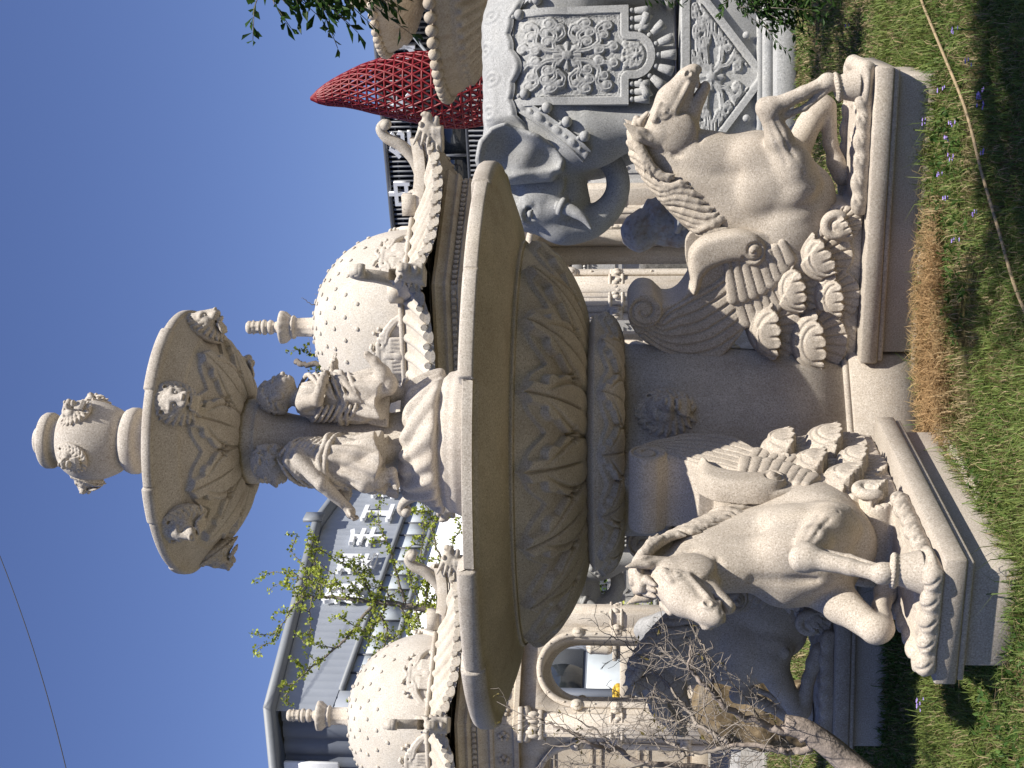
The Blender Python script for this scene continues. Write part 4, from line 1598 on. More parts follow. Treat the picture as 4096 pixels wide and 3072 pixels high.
        b.grid(G, closed_u=True)
        return b.mesh('tassel', True)
    for x in (-.43, -.35, -.27):
        tl.append(tassel((x, .425), (0, -1), .15, .68))
    for x in (.39, .32, .25):
        tl.append(tassel((x, .425), (0, -1), .15, .68))
    for k in range(7):
        a = -PI * (k + .6) / 7.2
        tl.append(tassel((-.01 + .242 * math.cos(a), .40 + .218 * math.sin(a)), (math.cos(a) * .8, math.sin(a) - .1), .15, .80))
    parts['tassel'] = tl
    ear = [elephant_ear(1).mesh('ear'), elephant_ear(-1).mesh('ear')]
    parts['ear'] = ear
    tk = []
    for s in (1, -1):
        b = MB()
        b.tube(catmull([(1.32, s * .27, 1.14), (1.37, s * .30, 1.0), (1.45, s * .315, .88), (1.56, s * .31, .80)], 6), np.interp(np.linspace(0, 1, 19), [0, .5, 1], [.070, .055, .010]), 14)
        b.tube([(1.325, s * .275, 1.105), (1.345, s * .285, 1.06)], [.092, .088], 16)
        tk.append(b.mesh('tusk', True))
    parts['tusk'] = tk
    return parts

EP = build_elephant()
def elephant(loc, rz, lab, plab):
    t = thing('elephant_statue', lab, 'statue', loc, rz, 'grey elephant statues')
    for k, ms in EP.items():
        for m_ in ms:
            link(k, m_, MB_, t)
    p = thing('elephant_pedestal', plab, 'pedestal', (loc[0], loc[1], 0), rz)
    b = MB()
    b.box((0, 0, .095), (3.5, 2.1, .19), bev=.015)
    b.build('base_step', M['bluegrey'], p)
    b = MB()
    b.box((0, 0, .235), (3.1, 1.62, .09), bev=.02)
    b.box((0, 0, .300), (3.0, 1.52, .05), bev=.01)
    b.box((0, 0, .645), (2.84, 1.36, .65), bev=.012)
    b.box((0, 0, .985), (2.98, 1.50, .06), bev=.012)
    b.box((0, 0, 1.0 - .076), (2.92, 1.44, .05), bev=.012)
    b.build('block', M['bluegrey'], p)
    # hanging triangular cloth with scrolls
    poly = [(-.95, 1.0), (.87, 1.0), (-.04, .22)][::-1]
    poly = [(1.26, 1.005), (-.82, 1.005), (.22, .225)]
    def hf(x, z, d):
        H = np.full(x.shape, .075)
        fl = sstep(.060, .072, -d) * (z < .93)
        H -= fl * .030
        rel = scroll_relief(x, z, (-.56, 1.0, .36, .94), .027, quads=((1, 1), (-1, 1), (1, -1), (-1, -1)), cz=.74)
        H += fl * rel * .036 * sstep(.075, .09, -d)
        return H
    link('hanging_cloth', relief_panel('hanging_cloth', poly, -.86, 1.30, .2, 1.02, .011, lambda x, z: np.full(x.shape, .68), hf, .03), M['bluegrey'], p)
    for x, z in ((.22, .215), (-.16, .46), (.60, .46)):
        b = MB()
        b.sphere((x, .735, z - .03 if x == .22 else z - .04), .036, 12, 8)
        b.build('bead', M['bluegrey'], p, smooth=True)
    return t
EL = elephant((3.03, 13.35, 1.04), PI, 'grey elephant statue whose whole saddle cloth and curled trunk are in view', 'grey pedestal hung with a carved triangular cloth')
# ---------------------------------------------------------------- domed pavilions (hexagonal; local corner k at angle 60k from +x)
NK = 6
def hexpt(R, k, z):
    a = math.radians(60 * k)
    return np.array([R * math.cos(a), R * math.sin(a), z])

def side_frame(k):
    """outward normal, tangent for the side between corners k and k+1"""
    a = math.radians(60 * k + 30)
    return np.array([math.cos(a), math.sin(a), 0]), np.array([-math.sin(a), math.cos(a), 0])

def to_side(k, P, R):
    """P (n,3): x along side (0 centre), y outward from the side plane at apothem of R, z"""
    n, t = side_frame(k)
    ap = R * math.cos(PI / 6)
    P = np.asarray(P, dtype=float)
    return P[:, [0]] * t + (ap + P[:, [1]]) * n + P[:, [2]] * np.array([0, 0, 1.0])

def hex_mould(b, prof):
    """hexagonal prism rings from a (R, z) profile"""
    G = np.array([[hexpt(R, k, z) for R, z in prof] for k in range(6)])
    nv = len(prof)
    F = []
    for k in range(6):
        for j in range(nv - 1):
            F.append((k * nv + j, ((k + 1) % 6) * nv + j, ((k + 1) % 6) * nv + j + 1, k * nv + j + 1))
    b.add(G.reshape(-1, 3), np.array(F))

def dome_ornament():
    """carved palmette capital with flower sprays at the foot of the dome: height field strips in 2-D (u across, v up)"""
    f = Field((-.52, -.05, -.03), (.52, .10, .52), .012)
    for s in (-1, 1):
        # big side scrolls
        f.tube([(s * .17, .02, .23), (s * .30, .02, .20), (s * .40, .02, .12), (s * .45, .02, .05), (s * .41, .02, .01), (s * .37, .02, .05)], [.045, .050, .045, .04, .035, .03], .01)
        f.bump([(s * .17, .06, .23), (s * .30, .07, .20), (s * .40, .065, .12), (s * .45, .06, .05)], -.014, .014)
        # fluted leaf halves
        for q in range(4):
            w = .05 + q * .055
            f.tube([(s * (.02 + w * .35), .02, .22), (s * (.03 + w * .8), .03, .15), (s * (.01 + w * .9), .02, .04), (s * (.0 + w * .5), .02, .0)], [.02, .026, .026, .02], .006)
        # volutes of the crown
        f.tube(np.stack([s * (.13 + .04 * np.cos(np.linspace(0, 6, 10))), np.full(10, .03), .285 + .04 * np.sin(np.linspace(0, 6, 10))], -1), .022, .005)
        for q in range(7):
            x, z = s * (.20 + .035 * (q % 4)), .27 + .05 * (q // 2) * .6 - .03 * (q % 3)
            f.ell((x + .015 * s * (q % 2), .035, z), (.028, .030, .028), .006)
    f.box((0, .02, .315), (.15, .035, .028), .01, .015)
    f.box((0, .015, .26), (.12, .03, .035), .01, .015)
    f.box((0, .025, .17), (.035, .03, .08), .01, .015)
    f.ell((0, .03, .07), (.05, .035, .07), .01)
    for q in range(9):
        f.ell((-.12 + .03 * q, .035, .375 + .03 * math.cos(q * .9)), (.026, .03, .026), .006)
    for q in range(6):
        f.bump([(-.10 + .04 * q, .06, .235), (-.10 + .04 * q, .06, .285)], -.012, .009)
    return f

def horn_mesh():
    b = MB()
    # curled stone hook rising from the ridge end: x outwards, z up
    c = catmull([(-.95, .16), (-.55, .17), (-.25, .24), (-.05, .40), (.05, .58), (.16, .66), (.24, .62), (.23, .55)], 6)
    w = np.interp(np.linspace(0, 1, len(c)), [0, .4, .7, .9, 1], [.10, .12, .085, .065, .05])
    T = np.gradient(c, axis=0)
    T /= np.linalg.norm(T, axis=1)[:, None]
    N = np.stack([-T[:, 1], T[:, 0]], -1)
    L = c + N * w[:, None] * .55
    Rr = c - N * w[:, None] * .55
    hw = .058
    G = np.array([[(p[0], -hw, p[1]), (p[0], hw, p[1]), (q[0], hw, q[1]), (q[0], -hw, q[1])] for p, q in zip(L, Rr)])
    V = G.reshape(-1, 3)
    F = []
    m = len(c)
    for i in range(m - 1):
        for j in range(4):
            F.append((i * 4 + j, i * 4 + (j + 1) % 4, (i + 1) * 4 + (j + 1) % 4, (i + 1) * 4 + j))
    b.add(V, [np.array(F), np.array([(3, 2, 1, 0), (m * 4 - 4, m * 4 - 3, m * 4 - 2, m * 4 - 1)])])
    b.tube([(.215, -hw - .01, .585), (.215, hw + .01, .585)], [.062, .062], 16)
    return b.mesh('horn', False)

def beast_head():
    f = Field((-.25, -.16, -.22), (.34, .16, .26), .011)
    f.box((-.05, 0, -.10), (.16, .10, .06), .02, .02)
    f.ell((.02, 0, .02), (.17, .105, .14), .04)
    f.cap((.08, 0, .05), (.22, 0, .02), .085, .060, .03)
    f.cap((.10, 0, -.07), (.20, 0, -.09), .05, .035, .02)
    f.cap((.16, -.10, -.035), (.30, .10, -.035), .014, .014, .008, mode='sub')
    f.ell((.25, 0, .055), (.04, .055, .035), .01)
    for s in (-1, 1):
        f.ell((.14, s * .075, .10), (.04, .03, .03), .01)
        f.ell((.255, s * .035, .085), (.02, .02, .02), .006)
        f.cap((.05, s * .07, .12), (-.10, s * .10, .20), .035, .012, .012)
        for q in range(4):
            f.cap((.02 - q * .05, s * .09, .06 - q * .05), (-.10 - q * .03, s * .125, .10 - q * .07), .03, .010, .008)
            f.bump([(.02 - q * .04, s * .10, -.02), (-.03 - q * .04, s * .11, -.12)], -.012, .012)
    f.noise(.006, 25, 4)
    return f

def roof_panel(k, R0, z0, R1, z1, rows):
    """curved roll-tiled roof slope on side k from the inner ring R0,z0 to the eave R1,z1, corners swept up"""
    nu, nv = 150, 22
    tm = MB()
    n, t = side_frame(k)
    u = np.linspace(-1, 1, nu)
    v = np.linspace(0, 1, nv)
    U, Vv = np.meshgrid(u, v, indexing='ij')
    ap0, ap1 = R0 * math.cos(PI / 6), R1 * math.cos(PI / 6)
    h0, h1 = R0 / 2, R1 / 2
    def surf(U, V):
        out = ap0 + (ap1 - ap0) * V + .10 * V * V * np.abs(U) ** 3
        half = h0 + (h1 - h0) * V + .06 * V * V
        z = z0 + (z1 - z0) * (V ** .82) + .20 * (V ** 2) * np.abs(U) ** 3
        return half * U, out, z
    X, O, Z = surf(U, Vv)
    per = h1 * 2 / rows
    Zr = Z + .046 * np.maximum(0, np.cos(X / per * 2 * PI)) ** .7
    G = X[..., None] * t + O[..., None] * n + Zr[..., None] * np.array([0, 0, 1.0])
    tm.grid(G, flip=True)
    G2 = X[..., None] * t + O[..., None] * n + (Z - .07)[..., None] * np.array([0, 0, 1.0])
    tm.grid(G2)
    e = np.stack([G[:, -1], G2[:, -1]], 1)
    tm.grid(e, flip=True)
    # round tile ends and drip tiles between
    caps = tm
    for i in range(rows):
        x = (i - (rows - 1) / 2) * per
        for kind in (0, 1):
            xx = x + (per / 2 if kind else 0)
            uu = xx / (h1 + .06)
            if abs(uu) > .985:
                continue
            X_, O_, Z_ = surf(np.array([uu]), np.array([1.0]))
            c = X_[0] * t + O_[0] * n + np.array([0, 0, Z_[0] + (.012 if not kind else -.030)])
            if not kind:
                caps.tube([c - n * .05, c + n * .030, c + n * .031, c + n * .022], [.040, .040, .029, .027], 12)
            else:
                a = np.linspace(0, PI, 7)
                poly = np.array([(per * .36 * math.cos(q), -.05 * math.sin(q) ** .8) for q in a])
                V0 = np.array([c + t * p[0] + np.array([0, 0, p[1]]) - n * .01 for p in poly])
                V1 = V0 + n * .03
                m = len(poly)
                ii = np.arange(m)
                caps.add(np.concatenate([V0, V1]), [np.stack([ii, (ii + 1) % m, (ii + 1) % m + m, ii + m], -1), ii[None], (ii[::-1] + m)[None]])
    return tm

def pavilion_meshes():
    P = {}
    add = lambda n, me: P.setdefault(n, []).append(me)
    ZB = 4.14
    # dome with studs
    DR, DH = 1.24, 1.36
    prof = [(DR * 1.0, ZB - .02), (DR * 1.015, ZB + .12)] + [(DR * 1.015 * math.cos(a) ** .92, ZB + .12 + (DH - .12) * math.sin(a)) for a in np.linspace(.06, PI / 2 - .03, 26)]
    nth = 192
    th = np.linspace(0, 2 * PI, nth, endpoint=False)
    pr = np.array(prof)
    # slight six-sided facets with seams
    seam = np.abs((th / (PI / 3)) % 1.0 - .0)
    seam = np.minimum(seam, 1 - seam)
    fac = 1 - .030 * (1 - np.cos(np.minimum(seam, .5) * 2 * PI)) * .5
    G = np.stack([pr[None, :, 0] * (fac * np.cos(th))[:, None], pr[None, :, 0] * (fac * np.sin(th))[:, None], np.broadcast_to(pr[None, :, 1], (nth, len(pr)))], -1)
    b = MB()
    b.grid(G, closed_u=True)
    st = b
    for row, el in enumerate([.40, .55, .70, .84, .97, 1.09, 1.20, 1.30]):
        r = DR * 1.015 * math.cos(el) ** .92
        z = ZB + .12 + (DH - .12) * math.sin(el)
        n = max(6, int(round(6 * (4 if row < 3 else 3 if row < 5 else 2))))
        for i in range(n):
            a = (i + .5 * (row % 2)) / n * 2 * PI
            if row < 1 and (i % 4) in (1, 2):
                continue
            sm = (a / (PI / 3)) % 1.0
            sm = min(sm, 1 - sm)
            ff = 1 - .030 * (1 - math.cos(min(sm, .5) * 2 * PI)) * .5
            nrm = np.array([math.cos(a) * math.cos(el), math.sin(a) * math.cos(el), math.sin(el)])
            c = np.array([r * ff * math.cos(a), r * ff * math.sin(a), z])
            st.tube([c - nrm * .02, c + nrm * .014, c + nrm * .023], [.027, .027, .014], 10)
    dm = st.mesh('dome', True)
    dm.set_sharp_from_angle(angle=math.radians(40))
    add('dome', dm)
    orn = dome_ornament().surface()
    b = MB()
    for k in range(6):
        V = orn[0].copy()
        n, t = side_frame(k)
        rr = DR * 1.015 * np.cos(np.arcsin(np.clip((V[:, 2] - .08) / (DH - .12), 0, .99))) ** .92 - .02
        ang = V[:, 0] / DR
        ca, sa = np.cos(ang), np.sin(ang)
        W = (rr + V[:, 1])[:, None] * (ca[:, None] * n + sa[:, None] * t)
        W[:, 2] = ZB + .02 + V[:, 2]
        b.add(W, orn[1][:, ::-1])
    add('dome_ornament', b.mesh('dome_ornament', True))
    # finial
    zt = ZB + DH
    pr = [(.17, zt - .03), (.175, zt + 0.000)] + [(.13, zt + 0.017), (.125, zt + 0.261), (.14, zt + 0.274), (.155, zt + 0.287), (.155, zt + 0.304), (.14, zt + 0.318), (.15, zt + 0.339), (.20, zt + 0.400), (.215, zt + 0.435), (.215, zt + 0.465), (.19, zt + 0.474), (.10, zt + 0.479),
        (.085, zt + 0.487), (.082, zt + 0.513), (.072, zt + 0.522), (.072, zt + 0.539), (.062, zt + 0.548), (.09, zt + 0.574), (.098, zt + 0.609), (.075, zt + 0.639), (.07, zt + 0.644), (.10, zt + 0.666), (.10, zt + 0.696), (.078, zt + 0.718), (.072, zt + 0.731), (.095, zt + 0.739), (.075, zt + 0.757), (.078, zt + 0.809), (.095, zt + 0.831), (.06, zt + 0.837), (.085, zt + 0.861), (.085, zt + 0.896), (.06, zt + 0.922), (.002, zt + 0.927)]
    pr = np.array(pr)
    n = 64
    th = np.linspace(0, 2 * PI, n, endpoint=False)
    R = np.repeat(pr[None, :, 0], n, 0)
    sel = (pr[:, 1] > zt + .01) & (pr[:, 1] < zt + 0.270)
    R[:, sel] *= (1 - .07 * np.abs(np.cos(th * 5)))[:, None]
    sel = (pr[:, 1] > zt + 0.322) & (pr[:, 1] < zt + 0.418)
    R[:, sel] *= (1 + .05 * np.cos(th * 12))[:, None]
    sel = (pr[:, 1] > zt + 0.748) & (pr[:, 1] < zt + 0.818)
    R[:, sel] *= (1 + .06 * np.cos(th * 9))[:, None]
    G = np.stack([R * np.cos(th)[:, None], R * np.sin(th)[:, None], np.broadcast_to(pr[None, :, 1], R.shape)], -1)
    b = MB()
    b.grid(G, closed_u=True)
    add('finial', b.mesh('finial', True))
    # roof
    R0, R1 = 1.42, 2.30
    for k in range(6):
        tm = roof_panel(k, R0, ZB + .015, R1, 3.755, 10)
        rs_ = tm.mesh('roof_slope', True)
        rs_.set_sharp_from_angle(angle=math.radians(45))
        add('roof_slope', rs_)
    b = MB()
    hex_mould(b, [(1.15, ZB + .0), (1.48, ZB + .0), (1.50, ZB + .03), (1.48, ZB + .06), (1.15, ZB + .06)])
    add('roof_kerb', b.mesh('roof_kerb'))
    for k in range(6):
        a = math.radians(60 * k)
        d = np.array([math.cos(a), math.sin(a), 0])
        s = np.array([-math.sin(a), math.cos(a), 0])
        b = MB()
        # ridge slab
        G = []
        for t in np.linspace(0, 1, 10):
            r = R0 + .05 + (R1 + .08 - R0) * t
            z = ZB + .05 + (3.80 - ZB) * (t ** .82) + .24 * t * t
            G.append([d * r + s * .065 + np.array([0, 0, z - .08]), d * r + s * .065 + np.array([0, 0, z + .06]), d * r - s * .065 + np.array([0, 0, z + .06]), d * r - s * .065 + np.array([0, 0, z - .08])])
        b.grid(np.array(G))
        b.box(tuple(d * (R0 + .18) + np.array([0, 0, ZB + .06])), (.26, .16, .17), math.radians(60 * k))
        add('ridge', b.mesh('ridge'))
    # cornice, architrave, frieze
    b = MB()
    hex_mould(b, [(1.6, 3.72), (2.02, 3.72), (2.04, 3.68), (1.99, 3.64), (1.96, 3.60), (1.99, 3.565), (1.95, 3.53), (1.90, 3.51), (1.90, 3.45), (1.93, 3.43), (1.90, 3.40), (1.85, 3.36), (1.83, 3.30), (1.86, 3.28), (1.84, 3.24), (1.80, 3.23), (1.80, 2.98), (1.84, 2.96), (1.84, 2.90), (1.60, 2.90), (1.60, 3.72)])
    for k in range(6):
        for i in range(22):
            x = (i - 10.5) / 22 * 1.86
            V = to_side(k, [(x, .012, 3.480)], 1.90)
            n, t = side_frame(k)
            b.box(V[0], (.055, .05, .058), math.atan2(t[1], t[0]), bev=.012)
        for i in range(5):
            x = (i - 2) * .36
            n, t = side_frame(k)
            for q in range(5):
                V = to_side(k, [(x + .05 * math.cos(q * 1.26), .012, 3.10 + .05 * math.sin(q * 1.26))], 1.80)
                b.sphere(V[0], (.032, .032, .032), 8, 6)
    cm = b.mesh('cornice', True)
    cm.set_sharp_from_angle(angle=math.radians(35))
    add('cornice', cm)
    b = MB()
    for k in range(6):
        b.add(np.array([hexpt(1.62, k, 2.93), hexpt(1.62, k + 1, 2.93), (0, 0, 2.93)]), np.array([(0, 1, 2)]))
    add('ceiling', b.mesh('ceiling'))
    # columns at the corners
    for k in range(6):
        a = 60 * k
        R = ZR(math.radians(a))
        b = MB()
        def pb(x, y, z0, z1, sx, sy, bev=.01):
            c = R @ np.array([x, y, 0])
            b.box((c[0], c[1], (z0 + z1) / 2), (sx, sy, z1 - z0), math.radians(a), bev=bev)
        pb(1.66, 0, 0, .22, .46, .52)
        pb(1.66, 0, .22, 2.58, .28, .30)
        pb(1.675, 0, .24, 2.56, .29, .22, .02)
        pb(1.69, 0, .26, 2.54, .29, .12, .02)
        pb(1.66, 0, 2.58, 2.64, .36, .38)
        pb(1.66, 0, 2.84, 2.90, .42, .46)
        pb(1.66, 0, 2.64, 2.84, .30, .32)
        pb(1.665, 0, 1.52, 1.555, .33, .345)
        pb(1.665, 0, 1.665, 1.70, .33, .345)
        for sgn in (-1, 1):
            b.tube([R @ np.array([1.84, sgn * .15, 2.80]) - np.array(R @ np.array([.3, 0, 0])) * 0, R @ np.array([1.55, sgn * .19, 2.80])], [.06, .06], 12)
            for q in range(3):
                c = R @ np.array([1.83 - .0 * q, sgn * (.05 + .045 * q), 2.70 + .03 * (q % 2)])
                b.sphere(c, (.04, .04, .075), 8, 6)
        for q in range(6):
            c = R @ np.array([1.815, -.10 + .04 * q, 1.61 + .022 * math.sin(q * 2.2)])
            b.sphere(c, (.03, .03, .042), 8, 6)
        add('column', b.mesh('column', False))
    # arch panels between the columns
    for k in range(6):
        n, t = side_frame(k)
        hw, sp, top, half = .50, 2.16, 2.90, .74
        arc = [(hw * math.cos(q), sp + hw * .92 * math.sin(q)) for q in np.linspace(0, PI, 19)]
        b = MB()
        def extr(ring_o, ring_i, y0, y1):
            m = len(ring_o)
            P0 = [(p[0], y1, p[1]) for p in ring_o] + [(p[0], y1, p[1]) for p in ring_i] + [(p[0], y0, p[1]) for p in ring_o] + [(p[0], y0, p[1]) for p in ring_i]
            V = to_side(k, P0, 1.62)
            i = np.arange(m - 1)
            F = np.concatenate([np.stack([i, i + 1, m + i + 1, m + i], -1), np.stack([2 * m + i, 3 * m + i, 3 * m + i + 1, 2 * m + i + 1], -1),
                                np.stack([m + i, m + i + 1, 3 * m + i + 1, 3 * m + i], -1), np.stack([i, 2 * m + i, 2 * m + i + 1, i + 1], -1)])
            b.add(V, F[:, ::-1])
        inner = [(hw, 0.05)] + arc + [(-hw, 0.05)]
        outer = []
        for p in inner:
            if p[1] <= sp + 1e-6:
                outer.append((math.copysign(half, p[0]), p[1]))
            else:
                q = math.atan2(p[1] - sp, p[0])
                s_ = min(half / max(abs(math.cos(q)), 1e-6), (top - sp) / max(math.sin(q), 1e-6))
                outer.append((s_ * math.cos(q), sp + s_ * math.sin(q)))
        extr(outer, inner, -.11, .05)
        # archivolt band with dots, proud of the panel
        band = [(p[0] * (hw + .085) / hw if True else 0, (sp + (p[1] - sp) * (hw + .085) / hw) if p[1] > sp else p[1]) for p in inner]
        extr(band, inner, .052, .085)
        b2 = b
        for s in (-1, 1):
            V = to_side(k, [(s * (hw + .06), .085, sp - .02), (s * (hw + .06), .105, sp - .02)], 1.62)
            b2.tube(V, [.085, .08], 16)
            V = to_side(k, [(s * (hw + .06), .105, sp - .02), (s * (hw + .06), .120, sp - .02)], 1.62)
            b2.tube(V, [.045, .03], 12)
            for z in (.7, 1.61):
                V = to_side(k, [(s * (hw + .10), .07, z)], 1.62)
                b2.box(V[0], (.20, .05, .15), math.atan2(t[1], t[0]), bev=.01)
                for q in range(4):
                    V = to_side(k, [(s * (hw + .10) - .06 + .04 * q, .10, z + .02 * math.sin(q * 2))], 1.62)
                    b2.sphere(V[0], (.028, .028, .045), 8, 6)
            for z in (1.2, 1.9):
                V = to_side(k, [(s * (hw + .04), .085, z), (s * (hw + .04), .10, z)], 1.62)
                b2.tube(V, [.018, .012], 8)
        for q in np.linspace(.3, PI - .3, 6):
            V = to_side(k, [((hw + .042) * math.cos(q), .085, sp + (hw * .92 + .042) * math.sin(q)), ((hw + .042) * math.cos(q), .10, sp + (hw * .92 + .042) * math.sin(q))], 1.62)
            b2.tube(V, [.018, .012], 8)
        add('arch', b2.mesh('arch', False))
    b = MB()
    hex_mould(b, [(0.01, .10), (2.0, .10), (2.0, 0)])
    add('floor_slab', b.mesh('floor_slab'))
    return P

PAV = pavilion_meshes()
HORN, BEAST = horn_mesh(), beast_head().mesh('beast_head')
PM = {'dome': 'dome', 'dome_ornament': 'dome', 'finial': 'cream', 'roof_slope': 'rooftile', 'roof_kerb': 'rooftile', 'ridge': 'rooftile', 'cornice': 'buff', 'ceiling': 'buff', 'column': 'cream', 'arch': 'cream', 'floor_slab': 'greystone'}
def pavilion(loc, rot, lab):
    t = thing('domed_pavilion', lab, 'pavilion', loc, math.radians(rot), 'domed stone pavilions')
    for k, ms in PAV.items():
        for m_ in ms:
            link(k, m_, M[PM[k]], t)
    for k in range(6):
        a = math.radians(60 * k)
        o = link('horn', HORN, M['rooftile'], t, (2.38 * math.cos(a), 2.38 * math.sin(a), 3.86), a)
        o = link('beast_head', BEAST, M['rooftile'], t, (2.46 * math.cos(a), 2.46 * math.sin(a), 3.90), a)
    return t
# corner toward the viewer at -90 + 12
pavilion((.0422 * 17.5, 17.5, 0), -90 + 11.5, 'domed stone pavilion partly behind the fountain, its dome by the small child figures')
pavilion((-.2464 * 19.7, 19.7, 0), -90 + 11.8, 'domed stone pavilion behind the bare shrub, open arch in front of a leafy tree')
# ---------------------------------------------------------------- buildings and yard behind
CP, SP = math.cos(PITCH), math.sin(PITCH)
def at(V, y, Y):
    """world point seen at photo position (V across, y down, in 2212 x 1659 units) at distance Y"""
    a = ((1659 - y) - 829.5) / 2949.0
    b = (1106 - V) / 2949.0
    dy = CP - b * SP
    return np.array([a * Y / dy, Y, EYE + (SP + b * CP) * Y / dy])

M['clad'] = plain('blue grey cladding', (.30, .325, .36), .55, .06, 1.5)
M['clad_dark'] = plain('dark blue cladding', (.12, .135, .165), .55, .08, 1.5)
M['trim'] = plain('pale grey trim', (.20, .215, .23), .5, .05)
M['white'] = plain('white paint', (.78, .79, .80), .6, .05)
M['louvre'] = plain('charcoal louvre', (.075, .08, .09), .5, .1)
M['louvre_slat'] = plain('grey slat', (.115, .122, .135), .45, .1)
M['navy'] = plain('dark panel', (.018, .021, .028), .4, .2)
M['red'] = plain('red painted steel', (.19, .010, .013), .45, .15)
M['steel'] = plain('grey steel', (.25, .27, .28), .4, .1, metal=.6)
M['tan'] = plain('tan bamboo', (.50, .40, .26), .7, .2, 14)
M['yellow'] = plain('yellow plastic', (.62, .40, .045), .55, .1)
M['black'] = plain('black rubber', (.012, .012, .013), .6, .2)
M['carpaint'] = plain('silver blue car paint', (.22, .27, .36), .3, .03)
def glass(name, col, rough=.08):
    m, nt, b = nmat(name, rough, .9)
    tc = node(nt, 'ShaderNodeTexCoord')
    n = node(nt, 'ShaderNodeTexNoise', Scale=1.2, Detail=3.0)
    nt.links.new(tc.outputs['Object'], n.inputs['Vector'])
    nt.links.new(ramp(nt, n.outputs['Fac'], [(.3, tuple(v * .8 for v in col)), (.7, tuple(min(1, v * 1.2) for v in col))]), b.inputs['Base Color'])
    return m
M['pane'] = glass('pane with painted sky reflection', (.44, .48, .50), .45)  # pale base colour stands in for bright sky reflected in the glass
M['pane_dark'] = glass('dark window pane', (.03, .035, .04))

def basis(o, e, n):
    """4x4 with local x along e, y along -n (into the wall), z up"""
    m = Matrix.Identity(4)
    e = Vector((e[0], e[1], 0)).normalized()
    y = Vector((-n[0], -n[1], 0)).normalized()
    for r in range(3):
        m[r][0] = e[r]
        m[r][1] = y[r]
        m[r][2] = (0, 0, 1)[r]
        m[r][3] = o[r]
    return m

def text_mesh(txt, size, depth, name='lettering', bold=.012, sx=1.0):
    cu = bpy.data.curves.new(name, 'FONT')
    cu.body = txt
    cu.size = size
    cu.extrude = depth
    cu.offset = bold
    cu.align_x = 'CENTER'
    cu.align_y = 'CENTER'
    o = bpy.data.objects.new(name, cu)
    COL.objects.link(o)
    dg = bpy.context.evaluated_depsgraph_get()
    me = bpy.data.meshes.new_from_object(o.evaluated_get(dg))
    bpy.data.objects.remove(o)
    bpy.data.curves.remove(cu)
    me.transform(Matrix.Rotation(PI / 2, 4, 'X') @ Matrix.Diagonal((sx, 1, 1, 1)))
    return me

